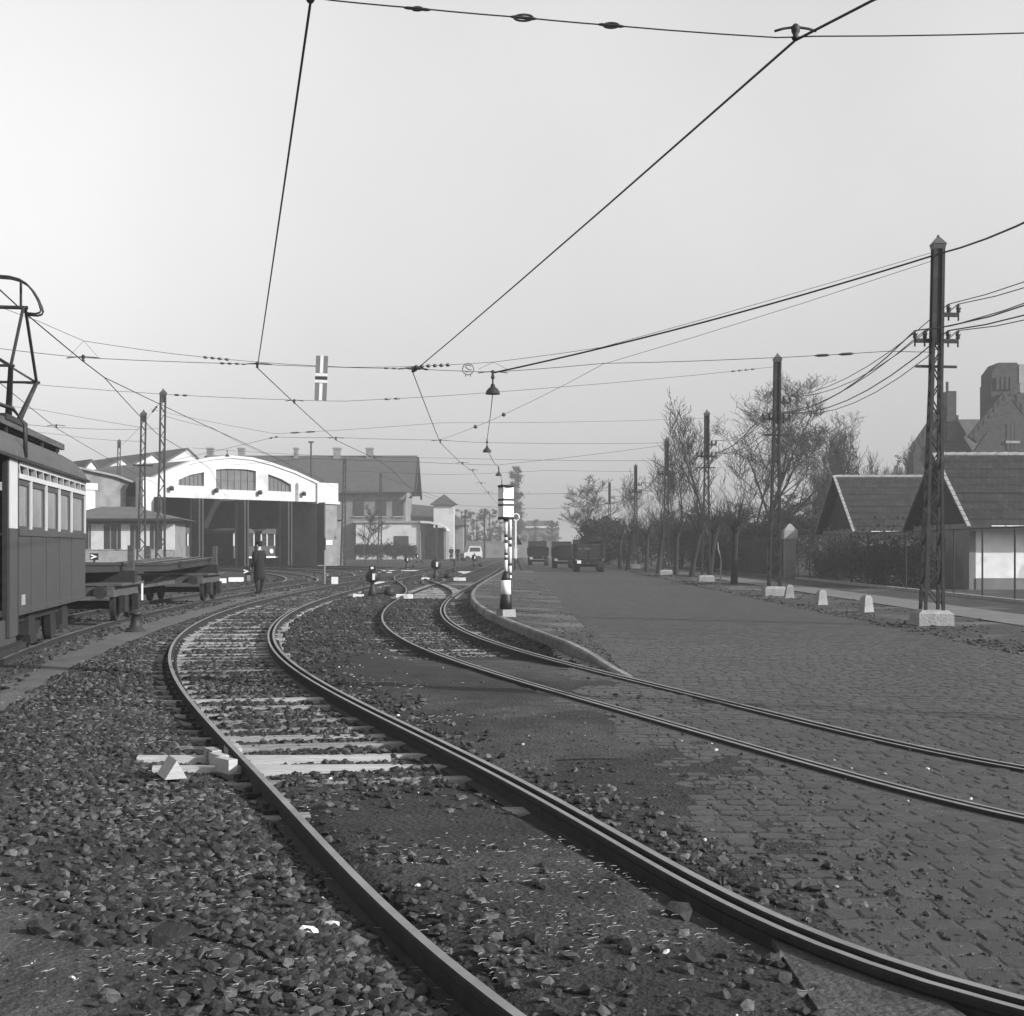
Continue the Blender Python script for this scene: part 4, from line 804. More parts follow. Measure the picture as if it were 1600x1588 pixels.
for yy_ in (-.1, -W2, -2*W2+.1): MB().bx(-.06, .0, yy_-.05, yy_+.05, 1.8, 2.75).build('end_post', 'tramwhite', tm)
MB().bx(-.03, -.01, -2*W2+.1, -.1, 1.8, 2.6).build('end_window', 'glass', tm)
for i, x in enumerate(wx[:-1]):
    MB().bx(x+(.0 if i else .0), x+.07, -.05, .012, 1.85, 2.52).build('window_post', 'tramwhite', tm)
    wn_ = MB().bx(x+.085, wx[i+1], -.05, -.035, 1.85, 2.52).build('window', 'glass', tm)
    fr = MB(); a, b = x+.085, wx[i+1]-(.0 if i < 4 else .03)
    fr.bx(a, b, -.034, -.012, 2.44, 2.52).bx(a, a+.07, -.034, -.012, 1.85, 2.44).bx(b-.07, b, -.034, -.012, 1.85, 2.44).bx(a+.07, b-.07, -.034, -.012, 1.85, 1.89); fr.build('window_frame', 'tramframe', wn_)
MB().bx(0, 6.2, -.04, .014, 2.52, 2.585).build('lower_fascia', 'tramwhite', tm)
MB().bx(0, 6.2, -.04, .014, 2.69, 2.77).build('upper_fascia', 'tramwhite', tm)
MB().bx(0, 6.2, -.10, -.06, 2.585, 2.69).build('vent_recess', 'black', tm)
for i in range(11): x = 6.15*i/10.; MB().hexa([(x-.02, -.055, 2.585), (x+.03, -.055, 2.585), (x+.03, .014, 2.585), (x-.02, .014, 2.585), (x+.05, -.055, 2.69), (x+.10, -.055, 2.69), (x+.10, .014, 2.69), (x+.05, .014, 2.69)]).build('vent_bracket', 'tramwhite', tm)
# entrance part with door post
MB().bx(6.2, 6.32, -.05, .0, .45, 2.77).build('door_jamb', 'under', tm)
MB().bx(6.34, 6.86, -.05, .015, 1.85, 2.74).build('door_panel', 'tramwhite', tm, label='white painted panel beside the tram entrance')
MB().bx(6.34, 6.86, -.05, .013, .45, 1.85).build('door_panel', 'trambody', tm)
MB().bx(6.86, 6.98, -.06, .0, .45, 2.77).build('door_jamb', 'under', tm)
MB().bx(6.98, 8.0, -.3, -.26, .45, 2.7).build('door', 'tramframe', tm)
MB().bx(8.0, LEN, -.04, .0, .45, 2.75).build('front_panel', 'trambody', tm)
MB().bx(6.3, 8.2, -.45, .12, .28, .36).build('step', 'under', tm)
MB().bx(6.3, 8.2, -.45, -.02, .36, .68).build('step_riser', 'trambody', tm)
MB().bx(0.02, LEN, -2*W2+.04, -.06, .72, .8).build('floor', 'under', tm)
mb = MB(); ns = 12                                   # barrel roof, rounded down at the rear
prof = [(-W2+(W2+.06)*math.cos(t), 2.75+.56*math.sin(t)**.8) for t in np.linspace(0, math.pi, ns+1)]
st = [(-.12, .0), (.0, .45), (.18, .72), (.45, .9), (.9, 1.0), (LEN, 1.0)]
for x, k in st:
    for yq, zq in prof: mb.v.append((x, yq, 2.75+(zq-2.75)*k))
for i in range(len(st)-1):
    for j in range(ns): mb.f.append((i*(ns+1)+j, i*(ns+1)+j+1, (i+1)*(ns+1)+j+1, (i+1)*(ns+1)+j)); mb.m.append(0)
mb.build('roof', 'tramroof', tm, True)
MB().bx(-.06, LEN, .02, .075, 2.745, 2.785).build('gutter', 'iron', tm)
MB().tube([(6.0, .05, 2.8), (6.0, .05, 3.25), (6.05, -.1, 3.45), (6.2, -.4, 3.55), (6.3, -1.2, 3.6)], .03, 6).build('roof_pipe', 'iron', tm, True)
rb = MB().bx(-.45, 9.5, -W2-.68, -W2-.62, 3.34, 3.44).bx(-.45, 9.5, -W2+.62, -W2+.68, 3.34, 3.44).build('roof_frame', 'wagonwood', tm)
for i in range(10): MB().bx(-.4+i, -.28+i, -W2-.61, -W2+.61, 3.37, 3.42).build('cross_bar', 'boards', rb)
for i in range(5): MB().bx(.1+i*1.5, .15+i*1.5, -W2+.62, -W2+.66, 2.95, 3.34).build('roof_stay', 'iron', tm)
MB().bx(-.4, 9.5, -W2-.6, -W2+.6, 3.30, 3.365).build('walkway_board', 'boards', tm)
# pantograph: base, four lower arms, four upper arms, bow
PC = 4.1; pg = MB()
for sy in (-.8, .8):
    for sx in (-1, 1):
        MB().tube([(PC+sx*.35, -W2+sy*.8, 3.45), (PC+sx*1.02, -W2+sy, 4.14)], [.05, .035], 6).build('lower_arm', 'polepaint', tm)
        MB().tube([(PC+sx*1.02, -W2+sy, 4.14), (PC+.0+sx*.08, -W2+sy, 5.12)], .024, 6).build('upper_arm', 'iron', tm)
for sx in (-1, 1):
    MB().tube([(PC+sx*1.02, -W2-.85, 4.14), (PC+sx*1.02, -W2+.85, 4.14)], .022, 6).build('knee_rod', 'iron', tm)
    MB().tube([(PC+sx*1.02, -W2+.8, 4.14), (PC+sx*.08, -W2-.8, 5.12)], .018, 5).build('diagonal', 'iron', tm)
MB().tube([(PC, -W2-.85, 5.12), (PC, -W2+.85, 5.12)], .03, 6).build('top_rod', 'iron', tm)
for sx in (-.09, .09): MB().tube([(PC+sx, -W2-.98, 5.02)]+[(PC+sx, -W2+q_, z_) for q_, z_ in ((-1.05, 5.08), (-1.03, 5.15), (-.98, 5.27), (-.92, 5.37), (-.84, 5.46), (-.74, 5.52), (-.6, 5.555), (-.3, 5.57), (.3, 5.57), (.6, 5.555), (.74, 5.52), (.84, 5.46), (.92, 5.37), (.98, 5.27), (1.03, 5.15), (1.05, 5.08), (1.03, 5.04), (.97, 5.02), (.82, 5.03))], .017, 6).build('bow', 'iron', tm, True)
for sy in (-.75, .75): MB().tube([(PC, -W2+sy, 5.12), (PC, -W2+sy, 5.5)], .02, 5).build('bow_spring', 'iron', tm)
MB().bx(PC-.8, PC+.8, -W2-.7, -W2-.6, 3.42, 3.5).bx(PC-.8, PC+.8, -W2+.6, -W2+.7, 3.42, 3.5).build('pantograph_base', 'iron', tm)
MB().bx(5.3, 6.5, -W2-.5, -W2+.5, 3.44, 3.62).build('resistor_box', 'tramroof', tm)
# running gear
for xa in (1.6, 4.6):
    for yw in (-W2-.74, -W2+.74): 
        wh = MB().wheel((xa, yw, .47), .37, .12, (0, 1, 0)).build('wheel', 'under', tm); MB().wheel((xa, yw+.07, .47), .1, .08, (0, 1, 0), 10).build('hub', 'iron', wh)
    MB().bx(xa-.18, xa+.18, -W2+.82, -W2+.98, .36, .66).build('axle_box', 'under', tm)
MB().bx(.9, 5.3, -W2+.8, -W2+.92, .56, .70).build('truck_frame', 'under', tm)
for xa in (2.1, 3.9): MB().hexa([(xa-.25, -.3, .2), (xa+.25, -.3, .2), (xa+.25, -.2, .2), (xa-.25, -.2, .2), (xa-.08, -.3, .72), (xa+.45, -.3, .72), (xa+.45, -.2, .72), (xa-.08, -.2, .72)]).build('brake_hanger', 'under', tm)
MB().bx(2.6, 3.6, -.9, -.35, .25, .70).build('equipment_box', 'under', tm)
MB().bx(.12, 1.0, -.35, -.28, .22, .70).build('life_guard', 'under', tm)
# ------------------------------------------------------------------ two rail trolleys and their load
def trolley(x, y, rz, label):
    t = thing('rail_trolley', label, 'trolley', (x, y, .1), rz, group='rail trolleys on the yard track')
    for sx in (-1, 1): MB().bx(sx*.78-.07, sx*.78+.07, -1.3, 1.3, .5, .72).build('side_beam', 'wagonwood', t)
    for yy_ in (-1.25, -.45, .45, 1.25): MB().bx(-.7, .7, yy_-.09, yy_+.09, .52, .70).build('cross_beam', 'wagonwood', t)
    for i in range(6): MB().bx(-1.0, 1.0, -1.25+i*.42, -.86+i*.42, .725, .775).build('deck_plank', 'wagonwood', t)
    for yy_ in (-.7, .7):
        for sx in (-1, 1):
            wh = MB().wheel((sx*.75, yy_, .3), .3, .1, (1, 0, 0)).build('wheel', 'under', t); MB().wheel((sx*.82, yy_, .3), .08, .08, (1, 0, 0), 10).build('hub', 'iron', wh)
            MB().bx(sx*.93-.06, sx*.93+.06, yy_-.16, yy_+.16, .18, .52).build('axle_box', 'under', t)
        MB().tube([(-.8, yy_, .3), (.8, yy_, .3)], .06, 8).build('axle', 'iron', t)
    MB().bx(-1.05, 1.05, -.14, .14, .78, 1.02).build('bolster', 'boards', t)
    for sx in (-.95, .95): MB().bx(sx-.06, sx+.06, -.07, .07, 1.02, 1.55).build('stake', 'wagonwood', t)
    for sx in (-.6, .6): MB().wheel((sx, -1.38, .6), .13, .12, (0, 1, 0), 12).build('buffer', 'iron', t)
    return t
def dang(y): return -math.atan(slope(DC, y))
t1 = trolley(float(DC(29.6)), 29.6, -dang(29.6)*-1, 'timber rail trolley standing right behind the tram'); 
t2 = trolley(float(DC(40.5)), 40.5, dang(40.5), 'timber rail trolley under the far end of the long rails')
a_, b_ = Vector((float(DC(29.6)), 29.6, 0)), Vector((float(DC(40.5)), 40.5, 0)); dn = (b_-a_).normalized(); sd_ = Vector((dn.y, -dn.x, 0))
tag(MB().bar(a_+dn*1.3+Vector((0, 0, .66)), b_-dn*1.3+Vector((0, 0, .66)), .12, .12).build('drawbar', 'wagonwood'), 'long timber drawbar coupling the two rail trolleys', 'drawbar')
for i, o_ in enumerate((-.72, -.35, .05, .2, .76)):
    p = a_-dn*3.2+sd_*o_*.9+Vector((0, 0, 1.13)); q = b_+dn*(2.2-.5*i % 1.1)+sd_*o_+Vector((0, 0, 1.13)); mb = MB(); pr = [(-.04, .2), (.04, .2), (.04, .14), (.01, .12), (.01, .03), (.06, .02), (.06, 0), (-.06, 0), (-.06, .02), (-.01, .03), (-.01, .12), (-.04, .14)]
    mid = (p+q)/2-Vector((0, 0, .10))
    for c in (p, mid, q): mb.v += [tuple(c+sd_*u+Vector((0, 0, z_))) for u, z_ in pr]
    for a in range(2):
        for j in range(12): mb.f.append((a*12+j, a*12+(j+1) % 12, (a+1)*12+(j+1) % 12, (a+1)*12+j)); mb.m.append(1 if j == 0 else 0)
    mb.f += [tuple(range(11, -1, -1)), tuple(range(24, 36))]; mb.m += [0, 0]
    o = mb.build('loaded_rail', ['polefar', 'steel']); tag(o, ('farthest rail of the load on the two trolleys', 'second rail of the trolley load, next to the farthest', 'middle rail of the load on the two trolleys', 'second rail of the trolley load from the road side', 'rail of the trolley load nearest the road')[i], 'rail', 'rails loaded on the trolleys')
# ------------------------------------------------------------------ people
def skinned(name, joints, edges, m, parent, sub=2):
    me = bpy.data.meshes.new(name); me.from_pydata([j[:3] for j in joints], edges, []); o = bpy.data.objects.new(name, me); S.collection.objects.link(o)
    md = o.modifiers.new('s', 'SKIN'); md.use_smooth_shade = True; o.modifiers.new('u', 'SUBSURF').levels = sub
    for i, j in enumerate(joints):
        v = me.skin_vertices[0].data[i]; r = j[3] if isinstance(j[3], tuple) else (j[3], j[3]); v.radius = r; v.use_root = i == 0
    dg = bpy.context.evaluated_depsgraph_get(); dg.update(); nm = bpy.data.meshes.new_from_object(o.evaluated_get(dg)); bpy.data.objects.remove(o)
    nm.materials.clear()
    for q in (m if isinstance(m, (list, tuple)) else [m]): nm.materials.append(M[q])
    return link(name, nm, parent)
def person(x, y, rz, label, H=1.76, coat=True, cap=True, bent=True, fine=False, cl='cloth', z=0., stride=.06):
    t = thing('person', label, 'person', (x, y, z), rz); k = H/1.76
    J = [(0, 0, .95, .13), (0, .01, 1.15, (.15, .11)), (0, .01, 1.38, (.17, .12)), (0, 0, 1.5, .06), (0, -.01, 1.58, .075), (0, -.02, 1.68, .085), (0, -.01, 1.75, .05)]
    E_ = [(i, i+1) for i in range(6)]
    def limb(root, P):
        a = root
        for p in P: J.append(p); E_.append((a, len(J)-1)); a = len(J)-1
        return a
    limb(0, [(.09, 0, .86, .10), (.10, -stride, .5, .07), (.10, stride*.5, .1, .05), (.11, -.12+stride*.5, .04, .045)])
    limb(0, [(-.09, 0, .86, .10), (-.10, stride, .5, .07), (-.10, -stride*.3, .1, .05), (-.11, -.15-stride*.3, .04, .045)])
    hr = limb(2, [(.2, 0, 1.42, .075), (.30, .04, 1.16, .055), (.24, -.10, .96, .042), (.20, -.16, .92, .035)])
    hl = limb(2, [(-.2, 0, 1.42, .075), (-.27, -.03, 1.14, .055), (-.33, -.14, .92, .04), (-.35, -.18, .85, .035)])
    for base, sx in ((hr, 1), (hl, -1)):
        b = J[base]
        for q in range(4):
            J.append((b[0]+(q-1.5)*.017, b[1]-.03, b[2]-.04, .009)); E_.append((base, len(J)-1)); J.append((b[0]+(q-1.5)*.018, b[1]-.045, b[2]-.07-(.01 if q in (1, 2) else 0), .008)); E_.append((len(J)-2, len(J)-1))
        J.append((b[0]-sx*.035, b[1]-.04, b[2]-.01, .010)); E_.append((base, len(J)-1)); J.append((b[0]-sx*.04, b[1]-.055, b[2]-.035, .009)); E_.append((len(J)-2, len(J)-1))
    bd = skinned('body', [(a*k, b*k, c*k, tuple(v*k for v in r) if isinstance(r, tuple) else r*k) for a, b, c, r in J], E_, [cl, 'skin'], t, 1 if not fine else 2)
    for p in bd.data.polygons:
        c = p.center; p.material_index = 1 if c.z > 1.5*k or (c.z < .99*k and c.z > .74*k and abs(c.x) > .17*k and c.y < -.12*k) else 0
    if coat:
        mb = MB(); n_ = 20; lv_ = [(1.49, .09, .08, 0), (1.46, .16, .11, 0), (1.40, .215, .135, 0), (1.2, .20, .15, .005), (1.0, .19, .16, .01), (.8, .205, .18, .01), (.6, .215, .20, .015), (.50, .215, .205, .02), (.50, .19, .18, .02)]
        for z_, a, b, dy in lv_:
            for i in range(n_): th = 2*math.pi*i/n_; f_ = 1+(.03*math.sin(3*th+z_*5) if z_ < .9 else 0); mb.v.append((a*f_*math.cos(th)*k, (b*f_*math.sin(th)+dy)*k, z_*k))
        for i in range(len(lv_)-1):
            for j in range(n_): mb.f.append((i*n_+j, i*n_+(j+1) % n_, (i+1)*n_+(j+1) % n_, (i+1)*n_+j)); mb.m.append(0)
        mb.build('coat', cl, t, True)
        for sx in (1, -1):
            P = [(.17, .0, 1.43), (.24, 0, 1.36), (.305, .04, 1.16), (.245, -.09, .98)] if sx > 0 else [(-.17, 0, 1.43), (-.235, -.005, 1.36), (-.275, -.03, 1.14), (-.325, -.13, .95)]
            MB().tube([(a*k, b*k, c*k) for a, b, c in P], [.09*k, .095*k, .08*k, .062*k], 12).build('sleeve', cl, t, True)
    for sx in (-1, 1):
        MB().lathe([(.0, -.03), (.018, -.02), (.02, .02), (.0, .03)], 8, (sx*.092*k, .0, 1.655*k)).build('ear', 'skin', t, True)
        MB().lathe([(.0, -.008), (.009, 0), (.0, .008)], 8, (sx*.032*k, -.092*k, 1.665*k)).build('eye', 'black', t)
    MB().hexa([(-.012, -.11, 1.62), (.012, -.11, 1.62), (.01, -.085, 1.62), (-.01, -.085, 1.62), (-.006, -.1, 1.665), (.006, -.1, 1.665), (.006, -.085, 1.665), (-.006, -.085, 1.665)]).build('nose', 'skin', t)
    MB().bx(-.025, .025, -.101, -.09, 1.59, 1.597).build('mouth', 'black', t)
    MB().lathe([(.093*k, 1.64*k), (.1*k, 1.69*k), (.09*k, 1.745*k), (.03*k, 1.77*k)], 14, (0, .012, 0)).build('hair', 'cloth', t, True)
    if cap:
        MB().lathe([(.102*k, 1.70*k), (.104*k, 1.74*k), (.135*k, 1.785*k), (.12*k, 1.805*k), (.02*k, 1.81*k)], 18, (0, -.0, 0)).build('cap', cl, t, True)
        MB().prism([(-.08, -.09, 1.715*k), (.08, -.09, 1.715*k), (.06, -.165, 1.70*k), (-.06, -.165, 1.70*k)], (0, 0, .01)).build('cap_peak', 'black', t)
    return t
x, y, _ = G(405, 929); mn = person(x, y, R(-50), 'man in long dark overcoat and peaked cap walking beside the yard tracks', 1.78, fine=True)
# turn: he stands half away from us, head towards the hall
mn.rotation_euler = (0, 0, R(-120))
q = A(390, 900, y); o = thing('hand_lantern', 'pale hand lantern held by the man in the long coat', 'lantern', (mn.location.x-.36, mn.location.y+.05, .0)); MB().lathe([(.06, .46), (.07, .48), (.07, .62), (.05, .66)], 12).build('glass', 'white', o, True); MB().lathe([(.03, .66), (.06, .665), (.02, .72)], 10).build('hood', 'iron', o); MB().tube([(-.06, 0, .64), (-.03, 0, .80), (.03, 0, .80), (.06, 0, .64)], .008, 5).build('handle', 'iron', o)
for px, py, rz, lb, ct in ((705, 877, 40, 'person in dark clothes standing at the end of the pale low building', True), (715, 877, -30, 'person in dark coat standing closest to the white van', True), (655, 874, 10, 'person in dark clothes in the shade of the porch entrance', True), (672, 874, 200, 'person in grey clothes before the bright wall under the porch', False)):
    x, y, _ = G(px, py); person(x, y, R(rz), lb, 1.72, ct, False, cl='cloth' if ct else 'cloth2')
# ------------------------------------------------------------------ arched tram hall
M['hallglass'] = mat('hall_glass', .085, .5, .3, 1.5)
hall = thing('tram_hall', 'white arched tram depot hall with four dark open doorways', 'building', (*DEP_L, 0), DANG)
def U(px, py): u, z = onwall(DEP_L, DANG, px, py); return (u, 0, z)
def frontpoly(pts): return [U(*p) for p in pts]
arcpx = [(237, 752), (265, 738), (295, 726), (327, 719), (360, 716), (393, 719), (425, 727.5), (460, 740), (497, 757)]
zl = 5.55
top = frontpoly(arcpx); top[0] = (0, 0, top[0][2]); 
wins = [[(279, 755), (279, 750), (298, 742), (319, 738), (319, 762.5), (279, 762)], [(337.5, 766), (337.5, 734), (355, 732.5), (385, 733.5), (400, 736), (400, 766)], [(419, 767.5), (419, 741), (438, 748), (455, 757.5), (455, 768.5)]]
# front slab cut into strips round the three arched windows
def ztop(u): return float(np.interp(u, [p[0] for p in top], [p[2] for p in top]))
fp = MB(); us = []
def winz(i, u, hi):
    P = frontpoly(wins[i]); u0, u1 = min(p[0] for p in P), max(p[0] for p in P); lo = sum(p[2] for p in (P[0], P[-1]))/2
    T = sorted(P[1:-1], key=lambda p: p[0]); return (lo, float(np.interp(u, [p[0] for p in T], [p[2] for p in T])))
wr = [(min(p[0] for p in frontpoly(w_)), max(p[0] for p in frontpoly(w_))) for w_ in wins]
cuts = sorted(set([0, DW]+[v for w_ in wr for v in w_]+list(np.linspace(0, DW, 34))))
for a, b in zip(cuts, cuts[1:]):
    m_ = (a+b)/2; wi = [i for i, w_ in enumerate(wr) if w_[0]-1e-6 <= m_ <= w_[1]+1e-6]
    def q(z00, z01, z10, z11): fp.hexa([(a, 0, z00), (b, 0, z10), (b, .4, z10), (a, .4, z00), (a, 0, z01), (b, 0, z11), (b, .4, z11), (a, .4, z01)])
    if wi:
        la, ha = winz(wi[0], a+1e-4, 1); lb_, hb = winz(wi[0], b-1e-4, 1); q(zl, la, zl, lb_); q(ha, ztop(a), hb, ztop(b))
    else: q(zl, ztop(a), zl, ztop(b))
fp.build('gable_wall', 'plaster', hall)
for i, w_ in enumerate(wr):
    n_ = 6; uu = np.linspace(w_[0], w_[1], n_+1); g = MB(); P = [(w_[0], .25, winz(i, w_[0]+1e-3, 1)[0])]+[(w_[1], .25, winz(i, w_[1]-1e-3, 1)[0])]+[(float(u), .25, winz(i, min(max(u, w_[0]+1e-3), w_[1]-1e-3), 1)[1]) for u in uu[::-1]]
    wo = g.prism(P, (0, .04, 0)).build('arched_window', 'hallglass', hall)
    mb = MB()
    for u in uu[1:-1]: mb.bx(u-.03, u+.03, .2, .245, P[0][2], winz(i, u, 1)[1])
    for z_ in (.8, 1.6): mb.bx(w_[0], w_[1], .21, .24, P[0][2]+z_-.02, P[0][2]+z_+.02) if z_ < 1.2 else None
    mb.build('glazing_bar', 'slate', wo)
cm = MB()                                            # coping along the arch
for p, q_ in zip(top, top[1:]): cm.hexa([(p[0], -.12, p[2]), (q_[0], -.12, q_[2]), (q_[0], .5, q_[2]), (p[0], .5, p[2]), (p[0], -.12, p[2]+.22), (q_[0], -.12, q_[2]+.22), (q_[0], .5, q_[2]+.22), (p[0], .5, p[2]+.22)])
cm.build('coping', 'plaster', hall)
rf = MB()
for p, q_ in zip(top, top[1:]): rf.add([(p[0], .4, p[2]), (q_[0], .4, q_[2]), (q_[0], 14, q_[2]), (p[0], 14, p[2])], [(0, 1, 2, 3)])
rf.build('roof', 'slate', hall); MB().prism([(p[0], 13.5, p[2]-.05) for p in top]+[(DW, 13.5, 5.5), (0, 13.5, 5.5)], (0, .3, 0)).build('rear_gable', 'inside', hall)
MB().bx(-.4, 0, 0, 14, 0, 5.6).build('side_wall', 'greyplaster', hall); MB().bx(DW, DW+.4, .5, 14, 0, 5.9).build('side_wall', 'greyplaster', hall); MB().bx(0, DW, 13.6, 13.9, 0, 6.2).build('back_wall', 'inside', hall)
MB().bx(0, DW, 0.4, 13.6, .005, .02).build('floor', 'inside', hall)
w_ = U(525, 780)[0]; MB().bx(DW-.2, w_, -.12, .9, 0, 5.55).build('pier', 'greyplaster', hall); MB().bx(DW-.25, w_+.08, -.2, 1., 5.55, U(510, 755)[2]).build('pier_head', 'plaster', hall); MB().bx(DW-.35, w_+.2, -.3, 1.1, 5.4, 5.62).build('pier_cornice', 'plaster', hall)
MB().bx(-.9, 0.15, -.15, .8, 0, U(215, 745)[2]).build('pier', 'plaster', hall)
for i in range(5):                                   # folded door leaves and iron columns between the doorways
    u = bayu[i]
    if 0 < i < 4: MB().bx(u-.12, u+.12, -.1, .3, 0, zl).build('column', 'lightplaster', hall)
    for sg in (-1, 1):
        if (i == 0 and sg < 0) or (i == 4 and sg > 0): continue
        lf = MB().bx(u+sg*.16-.05, u+sg*.16+.05, -.95, -.12, .1, zl-.05).build('door_leaf', 'doorpaint', hall)
        for z_ in (.5, 2.4, 4.3): MB().bx(u+sg*.235-.022, u+sg*.235+.022, -.93, -.14, z_, z_+.12).build('ledge', 'polefar', lf)
        MB().bx(u+sg*.16-.08, u+sg*.16+.08, -1.02, -.951, .1, zl-.05).build('stile', 'polefar', lf)
for px, py in ((264.5, 763.5), (334.5, 767), (403, 770), (471.5, 772)):
    u, _, z_ = U(px, py); MB().lathe([(.05, -.18), (.18, -.15), (.2, .1), (.1, .2)], 12, (u, -.3, z_)).build('wall_lamp', 'iron', hall, True)
u, _, z_ = U(512, 848); MB().bx(u-.35, u+.35, -.2, -.13, z_-.2, z_+.2).build('notice_plate', 'white', hall)
MB().bx(w_+.05, w_+2.6, 2, 6, 0, 4.1).build('annex', 'lightplaster', hall); MB().bx(w_, w_+2.9, 1.7, 6.2, 4.1, 4.35).build('annex_roof', 'slate', hall)
for px, pt in ((328, 700), (378, 700), (462, 705)):
    pass
# trams parked in the doorways
def shed_tram(i, u, back, label):
    ox = DEP_L[0]+du[0]*u+dv[0]*back; oy = DEP_L[1]+du[1]*u+dv[1]*back
    t = thing('parked_tram', label, 'tram', (ox, oy, 0), DANG, group='trams parked in the hall doorways')
    MB().bx(-1.1, 1.1, 0, 9, .7, 1.75).build('lower_body', 'trambody', t)
    MB().bx(-1.1, 1.1, .12, 9, 1.75, 2.8).build('window_band', 'darkglass', t)
    for x in (-1.06, -.42, .42, 1.06): MB().bx(x-.07, x+.07, -.01, .13, 1.75, 2.8).build('window_post', 'tramwhite', t)
    for yq in range(1, 9): MB().bx(1.08, 1.13, yq-.07, yq+.07, 1.75, 2.8).build('window_post', 'tramwhite', t)
    MB().prism([(-1.15, -.1, 2.8), (1.15, -.1, 2.8), (1.0, -.1, 3.05), (.5, -.1, 3.25), (-.5, -.1, 3.25), (-1.0, -.1, 3.05)], (0, 9.2, 0)).build('roof', 'tramroof', t)
    MB().wheel((0, -.05, 1.3), .2, .1, (0, 1, 0), 14).build('headlamp', 'white', t); MB().bx(-.8, .8, -.06, 0, .72, .84).build('bumper', 'white', t)
    MB().wheel((.75, -.03, 3.0), .17, .06, (0, 1, 0), 14).build('number_disc', 'white', t)
    for yq in (2, 6):
        for sx in (-.75, .75): MB().wheel((sx, yq, .4), .36, .12, (1, 0, 0), 14).build('wheel', 'under', t)
    return t
bl = ('tram parked in the left-hand doorway of the hall', 'tram parked in the second doorway of the hall', 'tram with round headlamp parked in the third doorway of the hall', 'tram parked deepest, in the right-hand doorway of the hall')
for i in range(4): shed_tram(i, (bayu[i]+bayu[i+1])/2, (2.4, 3.2, 2.2, 3.9)[i], bl[i])
# ------------------------------------------------------------------ depot office with hipped roof
X0, Y0 = (100-CX)/F*95, 95.; X1 = (268-CX)/F*95
of = thing('depot_office', 'low depot office with hipped roof and white pilasters', 'building', ((X0+X1)/2, 95, 0), R(6)); hw = (X1-X0)/2
MB().bx(-hw, hw, 0, 7, 0, 3.55).build('wall', 'greyplaster', of)
MB().hexa([(-hw-.8, -.8, 3.5), (hw+.8, -.8, 3.5), (hw+.8, 7.8, 3.5), (-hw-.8, 7.8, 3.5), (-hw+2, 3, 4.45), (hw-3.2, 3, 4.45), (hw-3.2, 4, 4.45), (-hw+2, 4, 4.45)]).build('roof', 'slate', of)
MB().bx(-hw-.8, hw+.8, -.86, -.8, 3.4, 3.56).build('gutter', 'iron', of)
for px, wd in ((153, .42), (196, .3), (226, .3), (262, .42)): u = (px-CX)/F*95-(X0+X1)/2; MB().bx(u-wd, u+wd, -.06, -.003, 1.45, 3.2).build('pilaster', 'plaster', of)
MB().bx(-hw-.02, hw+.02, -.09, -.003, 0, 1.4).build('plinth', 'concrete', of)
for px, wd in ((140, .4), (173, .75), (183, .1), (210, .5), (240, .7)):
    u = (px-CX)/F*95-(X0+X1)/2; wi = MB().bx(u-wd, u+wd, -.04, -.003, 1.5, 3.1).build('window', 'darkglass', of); MB().bx(u-wd-.06, u+wd+.06, -.1, -.003, 1.42, 1.5).build('sill', 'concrete', wi); MB().bx(u-.04, u+.04, -.07, -.041, 1.5, 3.1).build('glazing_bar', 'signgrey', wi)
# workshop hall left of the arch and the white-gabled sheds behind
ws = thing('workshop_hall', 'grey workshop hall with low curved roof left of the arched hall', 'building', (*DEP_L, 0), DANG)
MB().bx(-20, -.95, 2, 13.5, 0, 6.1).build('wall', 'greyplaster', ws)
mb = MB(); pr = [(-20.5, 6.1), (-18, 7.0), (-14, 7.7), (-10, 8.0), (-6, 7.8), (-2, 7.2), (-.6, 6.8)]
for p, q_ in zip(pr, pr[1:]): mb.hexa([(p[0], 1.6, p[1]-.15), (q_[0], 1.6, q_[1]-.15), (q_[0], 14, q_[1]-.15), (p[0], 14, p[1]-.15), (p[0], 1.6, p[1]), (q_[0], 1.6, q_[1]), (q_[0], 14, q_[1]), (p[0], 14, p[1])])
M['paleroof'] = mat('pale_roofing', .16, .85, .25, .8); mb.build('roof', 'paleroof', ws)
mb = MB(); mb.prism([(p[0], 2.02, p[1]-.16) for p in pr]+[(-.95, 2.02, 6.1), (-20, 2.02, 6.1)], (0, .3, 0)); mb.build('gable', 'greyplaster', ws)
for u in (-4.2, -9.5, -14.5): MB().bx(u-.45, u+.45, 1.9, 2.0, 0, 6.4).build('pilaster', 'plaster', ws); MB().bx(u-.6, u+.6, 1.8, 2.0, 6.0, 6.5).build('pilaster_head', 'plaster', ws)
